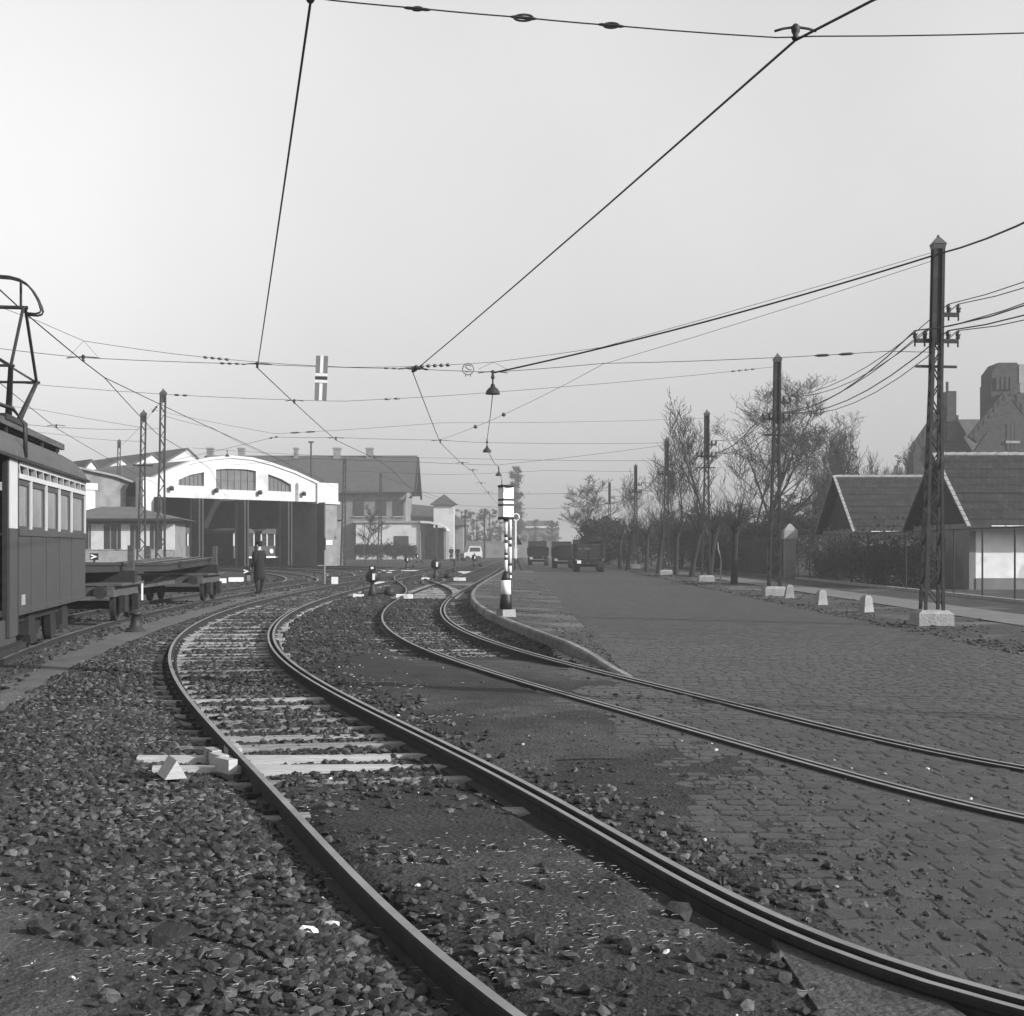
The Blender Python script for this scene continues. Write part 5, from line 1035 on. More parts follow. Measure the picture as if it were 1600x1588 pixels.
for i, (pa, pk, pb, Y) in enumerate((((250, 728), (293, 703), (322, 728), 172), ((192, 735), (238, 711), (268, 735), 166), ((148, 741), (190, 718), (218, 741), 161), ((124, 745), (143, 721), (160, 745), 156))):
    ang = R(38); L0 = A(*pa, Y)[:2]; t = thing('yard_shed', ('white gabled shed directly behind the arched hall', 'white gabled shed second from the arched hall', 'white gabled shed third from the arched hall', 'white gabled shed farthest from the arched hall')[i], 'shed', (*L0, 0), ang, group='white gabled sheds behind the workshop')
    z0 = A(*pa, Y)[2]; pk_, z1 = onwall(L0, ang, *pk); wd = onwall(L0, ang, *pb)[0]
    MB().prism([(0, 0, 0), (wd, 0, 0), (wd, 0, z0), (pk_, 0, z1), (0, 0, z0)], (0, .3, 0)).build('gable', 'plaster', t)
    MB().hexa([(-.5, -.15, z0-.3), (-.5, 26, z0-.3), (-.5, 26, z0), (-.5, -.15, z0), (pk_, -.15, z1+.0), (pk_, 26, z1+.0), (pk_, 26, z1+.25), (pk_, -.15, z1+.25)]).hexa([(wd+.4, -.15, z0-.2), (wd+.4, 26, z0-.2), (wd+.4, 26, z0), (wd+.4, -.15, z0), (pk_+.01, -.15, z1+.0), (pk_+.01, 26, z1+.0), (pk_+.01, 26, z1+.25), (pk_+.01, -.15, z1+.25)]).build('roof', 'darkroof', t)
    MB().bx(-.0, wd, .3, 20, 0, z0-.4).build('body', 'greyplaster', t)
# ------------------------------------------------------------------ two-storey house behind, low pale building, tower
YH = 200.; hx0, hx1 = A(320, 712, YH)[0], A(652, 712, YH)[0]; zr, ze = A(320, 712, YH)[2], A(320, 766, YH-6)[2]
hs = thing('big_house', 'long two-storey house with broad tiled roof behind the tram hall', 'building', (hx0, YH, 0)); Lh = hx1-hx0
MB().bx(.5, Lh-1.2, -6, 6, 0, ze).build('wall', 'lightplaster', hs); MB().prism([(Lh-1.2, -6, ze), (Lh-1.2, 6, ze), (Lh-1.2, 0, zr-.6)], (-.3, 0, 0)).build('gable', 'lightplaster', hs)
MB().hexa([(0, -7.2, ze-.4), (Lh, -7.2, ze-.4), (Lh, -7.0, ze-.1), (0, -7.0, ze-.1), (0, -.05, zr-.3), (Lh, -.05, zr-.3), (Lh, 0, zr), (0, 0, zr)]).hexa([(0, 7.2, ze-.4), (Lh, 7.2, ze-.4), (Lh, 7.0, ze-.1), (0, 7.0, ze-.1), (0, .05, zr-.3), (Lh, .05, zr-.3), (Lh, 0, zr), (0, 0, zr)]).build('roof', 'darkroof', hs)
MB().prism([(Lh+.02, -7.3, ze-.9), (Lh+.02, -.0, zr-.2), (Lh+.02, 7.3, ze-.9), (Lh+.02, 6.3, ze-.9), (Lh+.02, 0, zr-1.3), (Lh+.02, -6.3, ze-.9)], (.25, 0, 0)).build('barge_board', 'boards', hs)
for px, wd in ((329, .45), (378, .45), (463, .28), (527, .5), (578, .5)):
    x = A(px, 700, YH)[0]-hx0; ch = MB().bx(x-wd, x+wd, -.6, .5, zr-.8, A(px, 702, YH)[2]).build('chimney', 'greyplaster', hs); MB().bx(x-wd-.12, x+wd+.12, -.7, .6, A(px, 702, YH)[2], A(px, 700, YH)[2]).build('chimney_cap', 'concrete', ch)
for px in (568, 602, 628):
    x = A(px, 700, YH)[0]-hx0; wi = MB().bx(x-.7, x+.7, -6.1, -6.003, ze-3.6, ze-1.3).build('window', 'darkglass', hs); MB().bx(x-.85, x+.85, -6.2, -6.003, ze-3.75, ze-3.6).build('sill', 'concrete', wi)
x = A(489, 700, 150)[0]; o = MB().lathe([(.09, 8), (.09, A(486, 692, 150)[2]), (.3, A(486, 692, 150)[2]), (.3, A(486, 690, 150)[2])], 8).build('vent_pipe', 'iron'); o.location = (A(486, 700, 150)[0], 150, 0); tag(o, 'thin capped vent pipe standing above the curved hall roof', 'pipe')
lb2 = thing('low_building', 'low pale flat-roofed building with curved porch canopy beside the hedge', 'building', (A(556, 870, 192)[0], 192, 0)); bw2 = A(657, 870, 192)[0]-A(556, 870, 192)[0]
MB().bx(0, bw2, 0, 8, 0, 5.).build('wall', 'plaster', lb2); MB().bx(-.3, bw2+.1, -.3, 8.2, 5., 5.25).build('roof_slab', 'concrete', lb2)
wi = MB().bx(5.2, 7.2, -.06, -.003, 1.6, 3.2).build('window', 'darkglass', lb2); MB().bx(5.1, 7.3, -.15, -.003, 1.45, 1.6).build('sill', 'concrete', wi)
cp = [(bw2, 5.25), (bw2+1.2, 5.2), (bw2+2.3, 5.0), (bw2+3.1, 4.6), (bw2+3.6, 4.2)]; mb = MB()
for p, q_ in zip(cp, cp[1:]): mb.hexa([(p[0], -.6, p[1]-.3), (q_[0], -.6, q_[1]-.3), (q_[0], 8, q_[1]-.3), (p[0], 8, p[1]-.3), (p[0], -.6, p[1]), (q_[0], -.6, q_[1]), (q_[0], 8, q_[1]), (p[0], 8, p[1])])
mb.build('canopy', 'plaster', lb2); MB().bx(bw2+.6, bw2+3.2, 5, 5.3, 0, 4.4).build('porch_wall', 'lightplaster', lb2); MB().bx(bw2+3.2, bw2+3.5, -.3, 8, 0, 4.3).build('end_wall', 'greyplaster', lb2)
for x in (bw2+.4, bw2+2.2): MB().bx(x-.15, x+.15, -.4, -.1, 0, 4.9).build('porch_post', 'boards', lb2)
x0 = A(660, 880, 208)[0]; bk = thing('roofed_house', 'house with low dark hipped roof behind the porch', 'building', (x0, 206, 0)); bw3 = A(724, 880, 208)[0]-x0
MB().bx(-9, bw3, 0, 10, 0, 5.0).build('wall', 'lightplaster', bk); MB().hexa([(-10, -.8, 4.9), (bw3+.6, -.8, 4.9), (bw3+.6, 11, 4.9), (-10, 11, 4.9), (-7, 4, 8.6), (bw3-2.6, 4, 7.6), (bw3-2.6, 6, 7.6), (-7, 6, 8.6)]).build('roof', 'darkroof', bk)
for x in (1, 3.5): MB().bx(x-.5, x+.5, -.05, -.003, 1.2, 3.2).build('window', 'darkglass', bk)
tx = A(694, 800, 204)[0]; tw = thing('stair_tower', 'little white tower with pyramid roof above the low roofs', 'tower', (tx, 204, 0)); hw_ = 1.45
MB().bx(-hw_, hw_, -hw_, hw_, 0, A(694, 789, 204)[2]).build('wall', 'plaster', tw); zt = A(694, 789, 204)[2]
MB().hexa([(-2.0, -2.0, zt), (2.0, -2.0, zt), (2.0, 2.0, zt), (-2.0, 2.0, zt), (-.05, -.05, zt+1.5), (.05, -.05, zt+1.5), (.05, .05, zt+1.5), (-.05, .05, zt+1.5)]).build('roof', 'darkroof', tw)
MB().bx(-hw_-.05, hw_+.05, -hw_-.05, hw_+.05, zt-.25, zt-.1).build('cornice', 'concrete', tw)
fx = A(812, 800, 340)[0]; fb_ = thing('far_building', 'pale far building with cornice at the end of the road', 'building', (fx, 340, 0))
MB().bx(0, 9.5, 0, 12, 0, 6.3).build('wall', 'lightplaster', fb_); MB().bx(-.4, 9.9, -.4, 12, 6.3, 6.8).build('cornice', 'plaster', fb_); MB().hexa([(-.3, -.3, 6.8), (9.8, -.3, 6.8), (9.8, 12, 6.8), (-.3, 12, 6.8), (2, 4, 8.2), (8, 4, 8.2), (8, 8, 8.2), (2, 8, 8.2)]).build('roof', 'darkroof', fb_)
for x in (1.3, 3.6, 5.9, 8.2): MB().bx(x-.5, x+.5, -.05, -.003, 2, 4.6).build('window', 'darkglass', fb_)
gw = MB().bx(0, 14, 0, .4, 0, 2.4).bx(-.1, 14.1, -.1, .5, 2.4, 2.6).build('garden_wall', 'greyplaster'); gw.location = (A(722, 870, 222)[0], 222, 0); tag(gw, 'long grey garden wall across the end of the street behind the van', 'wall')
# ------------------------------------------------------------------ vehicles on the road
def text_mesh(s_, size, m_, parent, loc):
    cu = bpy.data.curves.new('plate_text', 'FONT'); cu.body = s_; cu.size = size; cu.extrude = .004; cu.align_x = 'CENTER'; o = bpy.data.objects.new('t', cu); S.collection.objects.link(o)
    dg = bpy.context.evaluated_depsgraph_get(); me = bpy.data.meshes.new_from_object(o.evaluated_get(dg)); bpy.data.objects.remove(o); me.materials.clear(); me.materials.append(M[m_])
    q_ = link('lettering', me, parent, loc); q_.rotation_euler = (R(90), 0, 0); return q_
def lorry(x, y, label, w_=2.05, bed=1.0, top_=1.95, cargo='canvas', load=None, letters=None, rear=True, cab=2.15, L=5.2):
    t = thing('lorry', label, 'lorry', (x, y, .0), 0, group='lorries on the paved road'); h = w_/2
    MB().bx(-h, h, 0, L*.62, .86, bed).build('bed', 'lorry', t)
    for sx in (-1, 1): MB().bx(sx*h-.03, sx*h+.03, .04, L*.62, bed, top_-.15).build('side_board', 'lorry', t)
    tg = MB().bx(-h+.03, h-.03, -.05, .0, .84, top_-.12).build('tailgate', 'lorry', t)
    for k in range(4): MB().bx(-h+.06, h-.06, -.085, -.052, 1.0+k*.22, 1.03+k*.22).build('plank_edge', 'under', tg)
    for sx in (-.6, 0, .6): MB().bx(sx*w_*.7-.03, sx*w_*.7+.03, -.1, -.052, .86, top_-.14).build('stay', 'under', tg)
    if cargo: 
        mb = MB(); n_ = 9
        for iy, y_ in enumerate((.02, L*.3, L*.6)):
            for i in range(n_): u = -1+2*i/(n_-1); mb.v.append((u*(h-.04), y_, top_-.16+.14*(1-abs(u)**4)+rnd.uniform(0, .04)))
        for iy in range(2):
            for i in range(n_-1): mb.f.append((iy*n_+i, iy*n_+i+1, (iy+1)*n_+i+1, (iy+1)*n_+i)); mb.m.append(0)
        mb.f.append(tuple(range(n_))); mb.m.append(0)
        mb.build('tarpaulin', cargo, t, True)
    MB().bx(-h+.1, h-.1, L*.64, L*.82, .9, cab).build('cab', 'lorry', t); MB().bx(-h+.2, h-.2, L*.635, L*.64, 1.45, cab-.15).build('cab_window', 'darkglass', t); MB().bx(-.5, .5, L*.82, L, .8, 1.35).build('bonnet', 'lorry', t)
    MB().bx(-.4, .4, .1, L*.95, .6, .86).build('chassis', 'under', t)
    for yw in (.95, L*.86):
        for sx in (-1, 1):
            wh = MB().wheel((sx*(h-.22), yw, .42), .42, .38 if yw < 2 else .24, (1, 0, 0), 20).build('wheel', 'tyre', t); MB().wheel((sx*(h-.22), yw, .42), .2, .4 if yw < 2 else .26, (1, 0, 0), 14).build('rim', 'iron', wh)
    MB().tube([(-h+.4, .95, .42), (h-.4, .95, .42)], .09, 8).build('axle', 'under', t)
    MB().bx(-h+.1, h-.1, -.06, .02, .66, .78).build('rear_bar', 'under', t)
    MB().bx(-.68*h-.12, -.68*h+.14, -.1, -.065, .56, .76).build('number_plate', 'white', t)
    for sx in (-.85, .85): MB().wheel((sx*h, -.08, .8), .06, .04, (0, 1, 0), 10).build('tail_lamp', 'signgrey', t)
    if letters: text_mesh(letters, .24, 'signgrey', t, (-.32*w_/2, -.105, 1.45))
    return t
x, y, _ = G(921, 894); lorry(x, y, 'dark lorry with tarpaulin load and lettered tailgate, nearest of the three', 2.05, 1.0, 2.0, 'canvas', None, 'AL 2281')
x, y, _ = G(880.5, 888); lorry(x, y, 'middle lorry with open slatted load ahead of the nearest lorry', 1.75, 1.0, 1.75, 'wagonwood', None, None, True, 2.1)
x, y, _ = G(841, 884); lorry(x, y, 'farthest lorry with low dark load and white corner marks', 1.9, 1.0, 1.75, 'lorry', None, None, True, 2.2)
x, y, _ = G(736, 877); vn = thing('white_van', 'small white van parked by the people at the street corner', 'van', (x, y, 0), R(20))
MB().prism([(-1.1, -.8, .35), (1.1, -.8, .35), (1.15, -.8, 1.0), (.95, -.8, 1.75), (-.45, -.8, 1.8), (-.7, -.8, 1.1), (-1.15, -.8, .95)], (0, 1.6, 0)).build('body', 'tramwhite', vn)
MB().bx(-.4, .85, -.83, -.803, 1.15, 1.62).build('window', 'darkglass', vn)
for sx in (-.7, .7):
    for sy in (-.75, .75): MB().wheel((sx, sy, .32), .32, .2, (0, 1, 0), 14).build('wheel', 'tyre', vn)
MB().wheel((-1.16, -.5, .75), .12, .05, (1, 0, 0), 10).build('headlamp', 'glass', vn); MB().bx(-1.2, 1.2, -.82, .82, .3, .4).build('bumper', 'iron', vn)
# ------------------------------------------------------------------ cottages behind the fence
def cottage(Yn, label, L=16., Xg=17.3, Wd=7.9, ze=2.4, zr=5.32):
    t = thing('cottage', label, 'house', (Xg, Yn, 0), 0, group='twin cottages behind the netting fence')
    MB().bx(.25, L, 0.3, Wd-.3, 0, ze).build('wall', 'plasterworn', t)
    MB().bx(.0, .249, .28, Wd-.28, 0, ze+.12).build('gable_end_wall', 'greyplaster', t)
    MB().prism([(.2, .1, ze+.1), (.2, Wd-.1, ze+.1), (.2, Wd/2, zr-.25)], (.12, 0, 0)).build('gable_boarding', 'boards', t)
    for sgn_, ye, yr in ((1, -.45, Wd/2), (-1, Wd+.45, Wd/2)):
        n_ = 9; mb = MB()                            # tile courses, each lapped over the one below
        z0 = ze-.12
        for k in range(n_):
            a, b = k/n_, (k+1)/n_; ya, yb = ye+(yr-ye)*a, ye+(yr-ye)*b; za, zb = z0+(zr-z0)*a, z0+(zr-z0)*b
            mb.hexa([(-.25, ya, za), (L, ya, za), (L, yb, zb-.02), (-.25, yb, zb-.02), (-.25, ya, za+.10), (L, ya, za+.10), (L, yb, zb+.06), (-.25, yb, zb+.06)])
        rf_ = mb.build('roof', 'tile', t)
        nv_ = 15
        for k in range(nv_):                         # pale mortared verge tiles
            a, b = k/nv_, (k+.93)/nv_; p = Vector((-.24, ye+(yr-ye)*a, z0+(zr-z0)*a+.11)); q_ = Vector((-.24, ye+(yr-ye)*b, z0+(zr-z0)*b+.10)); MB().bar(p, q_, .14, .07).build('verge_tile', 'concrete', rf_)
        if sgn_ > 0: MB().bx(-.2, L, ye-.06, ye+.05, z0-.05, z0+.04).build('gutter', 'iron', rf_)
    for k in range(int(L/.42)): MB().tube([(-.2+k*.42, Wd/2, zr+.03), (-.2+k*.42+.405, Wd/2, zr+.045)], [.105, .12], 7).build('ridge_tile', 'concrete', t)
    MB().bx(-.05, -.003, 3.2, 3.9, 1.0, 2.0).build('window', 'darkglass', t)
    MB().bx(.25, L, .24, .297, 0, .45).build('plinth', 'greyplaster', t)
    for k in range(3): MB().bx(.6+k*.55, 1.1+k*.55, -.46, -.3, ze-.0, ze+.03).build('patched_tile', 'plasterworn', t)
    return t
cottage(53, 'white-walled tiled cottage behind the tall pole and the netting fence')
cottage(70.7, 'rear tiled cottage next to the garden trees, farther along the fence')
# ------------------------------------------------------------------ brick building with stepped gables and big chimneys
YB = 116.; bx0 = A(1432, 800, YB)[0]; bb = thing('brick_building', 'large brick building with steep gables and massive chimneys behind the cottages', 'building', (bx0, YB, 0))
def lx(px): return A(px, 800, YB)[0]-bx0
def lz(py): return A(800, py, YB)[2]
def gable(px0, pxp, px1, pb, pp, y_, m_='brick', th=.5): return MB().prism([(lx(px0), y_, 0), (lx(px1), y_, 0), (lx(px1), y_, lz(pb)), (lx(pxp), y_, lz(pp)), (lx(px0), y_, lz(pb))], (0, th, 0))
gable(1430, 1478, 1524, 712, 640, 0).build('gable_wall', 'brick', bb)
gable(1508, 1568, 1640, 712, 618, -2.).build('gable_wall', 'brick', bb)
def coping(pts, y_, wd): 
    for p, q_ in zip(pts, pts[1:]): MB().bar((lx(p[0]), y_, lz(p[1])), (lx(q_[0]), y_, lz(q_[1])), .5, .9).build('coping', 'brick', bb)
coping([(1429, 706), (1476, 638)], .2, .5); coping([(1476, 638), (1503, 684)], .2, .5); coping([(1508, 690), (1562, 622)], -1.8, .5); coping([(1574, 622), (1626, 690)], -1.8, .5)
for k in range(7):
    f_ = (k+.5)/7
    for pa_, pb_, yo in (((1509, 690), (1562, 624), -2.1), ((1628, 690), (1574, 624), -2.1), ((1430, 706), (1475, 642), -.1)): px_, py_ = pa_[0]+(pb_[0]-pa_[0])*f_, pa_[1]+(pb_[1]-pa_[1])*f_; MB().bx(lx(px_)-.2, lx(px_)+.2, yo, yo+.7, lz(py_)-.3, lz(py_)+.42).build('gable_step', 'brick', bb)
MB().bx(lx(1426), lx(1440), -.3, 1, lz(760), lz(706)).build('corner_pier', 'brick', bb)
MB().bx(lx(1440), lx(1448), -.06, -.003, lz(762), lz(732)).build('pale_panel', 'lightplaster', bb)
MB().prism([(lx(1524), 6, lz(712)), (lx(1492), 6, lz(645)), (lx(1600), 6, lz(645)), (lx(1640), 6, lz(712))], (0, .4, 0)).build('rear_roof', 'slate', bb)
c1 = MB().bx(lx(1540), lx(1584), -1.4, 1.4, lz(690), lz(602)).bx(lx(1541), lx(1581), -1.3, 1.3, lz(602), lz(585)).hexa([(lx(1541), -1.3, lz(585)), (lx(1581), -1.3, lz(585)), (lx(1581), 1.3, lz(585)), (lx(1541), 1.3, lz(585)), (lx(1552), -1.3, lz(570)), (lx(1581), -1.3, lz(570)), (lx(1581), 1.3, lz(570)), (lx(1552), 1.3, lz(570))]).build('chimney', 'brick', bb)
MB().bx(lx(1584), lx(1594), -1.2, 1.2, lz(680), lz(572)).build('chimney_side', 'concrete', c1)
for px in (1549, 1556, 1563, 1570): MB().bx(lx(px)-.12, lx(px)+.12, -1.55, -1.402, lz(612), lz(592)).build('rib', 'brick', c1)
MB().bx(lx(1594), lx(1625), -1.6, .6, lz(690), lz(615)).build('shoulder', 'brick', bb)
c2 = MB().bx(lx(1478), lx(1492), -.4, 1.0, lz(690), lz(612)).bx(lx(1476), lx(1494), -.6, 1.2, lz(660), lz(650)).build('chimney', 'brick', bb); MB().tube([(lx(1480), 0, lz(615)), (lx(1480), 0, lz(597))], .12, 8).build('pot', 'iron', c2)
for px in (1562, 1568, 1574): 
    wi = MB().bx(lx(px)-.13, lx(px)+.13, -2.06, -2.003, lz(706), lz(666)).build('window', 'darkglass', bb); 
MB().bx(lx(1557), lx(1579), -2.2, -2.003, lz(694)-.1, lz(694)+.1).build('transom', 'concrete', bb)
MB().bx(lx(1592), lx(1600), -2.06, -2.003, lz(706), lz(680)).build('window', 'darkglass', bb)
# ------------------------------------------------------------------ fences on the right
XF = 14.5; fn = thing('netting_fence', 'tall wire netting fence on thin posts along the pavement', 'fence', (XF, 30, 0))
MB().bx(-.12, .12, -9, 41.5, -.05, .12).build('plinth', 'concrete', fn)
yq = -9.; prev = None
while yq <= 41.6:
    MB().lathe([(.03, .1), (.03, 2.22)], 6, (0, yq, 0)).build('post', 'iron', fn)
    if prev is not None:
        MB().add([(0, prev, .12), (0, yq, .12), (0, yq, 2.18), (0, prev, 2.18)], [(0, 1, 2, 3)]).build('netting_panel', 'netting', fn)
        MB().tube([(0, prev, 2.2), (0, yq, 2.2)], .022, 5).build('top_rail', 'iron', fn)
    prev = yq; yq += 2.8
gp = thing('gate_pillar', 'pale stone gate pillar with pointed cap at the end of the netting fence', 'pillar', (14.5, 73.5, 0)); MB().bx(-.28, .28, -.28, .28, 0, 2.05).build('shaft', 'greyplaster', gp); MB().frustum(0, 0, 2.05, 2.5, .36, .36, .34, .34).frustum(0, 0, 2.5, 2.85, .34, .34, .05, .05).build('cap', 'concrete', gp)
bf = thing('board_fence', 'dark close-boarded fence behind the pollarded trees', 'fence', (14.6, 74, 0))
k = 0; yq = .4
while yq < 40:
    h_ = 2.05+rnd.uniform(-.04, .04); MB().bx(-.02+rnd.uniform(0, .015), .02, yq, yq+.155, .05, h_).build('board', 'boards', bf); yq += .17; k += 1
for z_ in (.5, 1.6): MB().bx(.03, .09, .3, 40, z_, z_+.1).build('rail', 'boards', bf)
gs = MB().bx(-.03, .03, -.03, .03, 0, 1.6).build('sign_stake', 'polefar'); x, y, _ = G(1199, 905); gs.location = (x, y, 0); tag(gs, 'thin grey stake close beside the second lattice pole', 'stake')
# ------------------------------------------------------------------ trees
def bare(seed, H, spread, lean=.0, levels=4, first=.28, n0=6, nt=5, r0=.16, up=.5, droop=0., minr=.006):
    r = random.Random(seed); tr, cr = MB(), MB()
    def grow(p, d, L, rad, lv_):
        mbx = tr if lv_ == 0 else cr; segs = 5 if lv_ == 0 else 3; P = [p]; rr = [rad]; dd = d.copy()
        for i in range(segs):
            dd = (dd+Vector((r.gauss(0, .10+.05*lv_), r.gauss(0, .10+.05*lv_), r.gauss(0, .05)+(.06*up if lv_ else 0)-droop*lv_*.02))).normalized(); P.append(P[-1]+dd*L/segs); rr.append(max(minr, rad*(1-.75*(i+1)/segs)))
        mbx.tube(P, rr, 6 if lv_ == 0 else (4 if lv_ == 1 else 3), 0, lv_ < 2)
        if lv_ >= levels: return
        nn = n0 if lv_ == 0 else nt
        for k in range(nn):
            f_ = first+(1-first)*(k+r.random())/nn if lv_ == 0 else .25+.75*(k+r.random())/nn; f_ = min(f_, .98); i = min(int(f_*segs), segs-1); q_ = P[i].lerp(P[i+1], f_*segs-i); az = r.uniform(0, 6.283)
            e = r.uniform(.35, .8)*spread; side = Vector((math.cos(az), math.sin(az), 0)); nd = (dd.lerp(Vector((0, 0, 1)), up*.4)*(1-e*.5)+side*e).normalized()
            grow(q_, nd, L*(.62 if lv_ == 0 else .6)*r.uniform(.7, 1.1)*(1.15-.5*f_ if lv_ == 0 else 1), max(minr, rr[i]*.55), lv_+1)
        if lv_: return
        grow(P[-1], dd, L*.35, rr[-1], 1)
    grow(Vector((0, 0, -.1)), Vector((lean, 0, 1)).normalized(), H*.72, r0, 0); return tr, cr
def tree(name, label, loc, parts, cat='tree', group=None, rz=0.):
    t = thing(name, label, cat, loc, rz, group)
    for nm, mb, m_ in parts: mb.build(nm, m_, t)
    return t
big = bare(3, 13.0, 1.1, .02, 5, .2, 10, 5, .24, .7, 0, .009)
t = tree('bare_tree', 'big bare spreading tree behind the second lattice pole', (17.2, 95, 0), (('trunk', big[0], 'bark'), ('crown', big[1], 'twig')), group='bare trees beyond the fence')
mid = bare(5, 10.8, .75, .03, 4, .2, 7, 5, .15, .95, 0, .011)
t = tree('bare_tree', 'upright bare tree with several stems left of the big bare tree', (13.2, 92, 0), (('trunk', mid[0], 'bark'), ('crown', mid[1], 'twig')), group='bare trees beyond the fence')
for i, (px, Y, sc_, rz, lb) in enumerate(((1165, 101, .95, 2.1, 'bare tree close beside the big bare tree'), (1065, 104, .85, 1., 'bare tree with many thin stems beside the fourth pole'), (1030, 118, .8, 4., 'bare tree between the fourth and fifth poles'), (1260, 100, .72, 3.2, 'lower bare tree before the garden poplars'), (1005, 140, .8, .4, 'far bare tree beyond the fifth pole'))):
    dup(t, (A(px, 800, Y)[0], Y, 0), rz, lb, sc_)
brd = bare(9, 9.5, 1.2, -.12, 4, .15, 8, 6, .2, .5, 0, .016)
tree('bare_tree', 'bare tree leaning over the road behind the dark bush', (A(925, 800, 165)[0], 165, 0), (('trunk', brd[0], 'bark'), ('crown', brd[1], 'twig')), group='bare trees beyond the fence')
def pollard(seed, H=2.3, lean=0., n_=46, L=1.5):
    r = random.Random(seed); tr, kn, cr = MB(), MB(), MB(); tp = Vector((lean*H, 0, H)); tr.tube([(0, 0, -.1), (lean*H*.3, .02, H*.35), (lean*H*.7, 0, H*.7), tp], [.17, .13, .12, .13], 9)
    for i in range(7): a = r.uniform(0, 6.28); kn.tube([tp+Vector((0, 0, -.12)), tp+Vector((math.cos(a)*.16, math.sin(a)*.16, .06+r.random()*.12))], [.12, .09], 6)
    for i in range(n_):
        a = r.uniform(0, 6.28); e = r.uniform(.25, 1.15); d_ = Vector((math.cos(a)*math.sin(e), math.sin(a)*math.sin(e), math.cos(e))); l = L*r.uniform(.6, 1.1); P = [tp+d_*.1, tp+d_*l*.5+Vector((0, 0, .05)), tp+d_*l+Vector((0, 0, .2*l))]; cr.tube(P, [.016, .011, .005], 3, 0, False)
        for q_ in range(3): f_ = r.uniform(.3, .9); b = P[0].lerp(P[2], f_); dd = (d_+Vector((r.gauss(0, .5), r.gauss(0, .5), r.gauss(0.2, .3)))).normalized(); cr.tube([b, b+dd*l*.4], [.007, .004], 3, 0, False)
    return tr, kn, cr
pm = [pollard(s_, 2.35, ln) for s_, ln in ((1, .03), (2, .12), (3, .2))]; roots = []
pl = ((1147, 915, 0, 'stout upright pollarded tree nearest the second lattice pole'), (1108, 909, 1, 'leaning pollarded tree by the third lattice pole'), (1080, 903, 2, 'strongly leaning pollarded tree left of the third pole'), (1056, 899, 0, 'pollarded tree right of the fourth pole'), (1028, 897, 1, 'pollarded tree left of the fourth pole'), (1010, 894, 0, 'pollarded tree between fourth and fifth poles'), (980, 891, 1, 'pollarded tree beside the fifth pole'), (968, 889, 0, 'farthest pollarded tree near the dark bush'))
for px, py, k, lb in pl:
    x, y, _ = G(px, py)
    if k < len(roots) and roots[k]: dup(roots[k], (x, y, 0), rnd.uniform(-.4, .4), lb)
    else:
        a, b, c = pm[k]; r_ = tree('pollard_tree', lb, (x, y, 0), (('trunk', a, 'bark'), ('knuckle', b, 'bark'), ('crown', c, 'twig')), group='pollarded trees along the verge')
        while len(roots) <= k: roots.append(None)
        roots[k] = r_
x, y, _ = G(1125, 914); tree('sapling', 'thin crooked pale sapling between the pollarded trees', (x, y, 0), (('stem', MB().tube([(0, 0, -.05), (.03, 0, .6), (.05, .02, 1.1), (-.08, 0, 1.55), (-.1, 0, 1.85)], [.04, .035, .03, .03, .02], 6), 'concrete'),))
def leaves(seed, cl, n_, size, m_scale=(1, 1, 1)):
    r = np.random.default_rng(seed); V = []; per = n_//len(cl)
    for cx, cy, cz, a, b, c in cl:
        d = r.normal(size=(per, 3)); d /= np.linalg.norm(d, axis=1)[:, None]; rad = np.abs(r.normal(0, .62, (per, 1))); p = np.array([cx, cy, cz])+d*rad*np.array([a, b, c])
        t1_ = r.normal(size=(per, 3)); t1_ /= np.linalg.norm(t1_, axis=1)[:, None]; t2_ = np.cross(t1_, r.normal(size=(per, 3))); t2_ /= np.linalg.norm(t2_, axis=1)[:, None]; s_ = size*r.uniform(.5, 1.3, (per, 1))
        V.append(np.stack([p-t1_*s_, p+t2_*s_*.5, p+t1_*s_, p-t2_*s_*.5], 1))
    V = np.concatenate(V).reshape(-1, 3); return V, np.arange(len(V)).reshape(-1, 4)
def foliage(name, label, loc, cl, n_, size, m_, stem=None, cat='tree', group=None, seed=1, stems=0):
    t = thing(name, label, cat, loc, 0, group); V, Fq_ = leaves(seed, cl, n_, size); link('crown', rawmesh('crown', V, Fq_, m_), t)
    r = random.Random(seed); mb = MB(); H = max(c[2] for c in cl)
    if stem: mb.tube([(0, 0, -.1), (r.uniform(-.1, .1), 0, H*.5), (r.uniform(-.2, .2), 0, H*.95)], [stem, stem*.7, stem*.2], 7)
    for c in cl[:stems]: mb.tube([(0, 0, 0), (c[0]*.5, c[1]*.5, c[2]*.6), (c[0], c[1], c[2]+c[5]*.6)], [stem*.4, stem*.25, .01], 4)
    if mb.v: mb.build('trunk', 'bark', t)
    return t
def clump(seed, n_, rx, ry, z0, z1, s0, s1, taper=0.):
    r = random.Random(seed); out = []
    for i in range(n_):
        f_ = r.random(); k = 1-taper*f_; a = r.uniform(0, 6.28); q_ = r.random()**.6; s_ = r.uniform(s0, s1)*max(.35, k); out.append((math.cos(a)*rx*q_*k, math.sin(a)*ry*q_*k, z0+(z1-z0)*f_, s_, s_, s_*.8))
    return out
x, y = A(940, 880, 132)[:2]; foliage('dense_bush', 'dense dark round bush tree beside the lorries', (x, y, 0), clump(1, 60, 2.6, 2.6, .8, 4.2, .7, 1.2, .4), 30000, .13, 'leaf', .2, group=None, seed=2, stems=14)
x, y = A(806, 800, 300)[:2]; foliage('poplar', 'tall slim poplar at the end of the road', (x, y, 0), clump(4, 110, 2.1, 2.1, 2.0, 18.6, .9, 1.5, .6), 14000, .2, 'leafpale', .3, seed=4, stems=18)
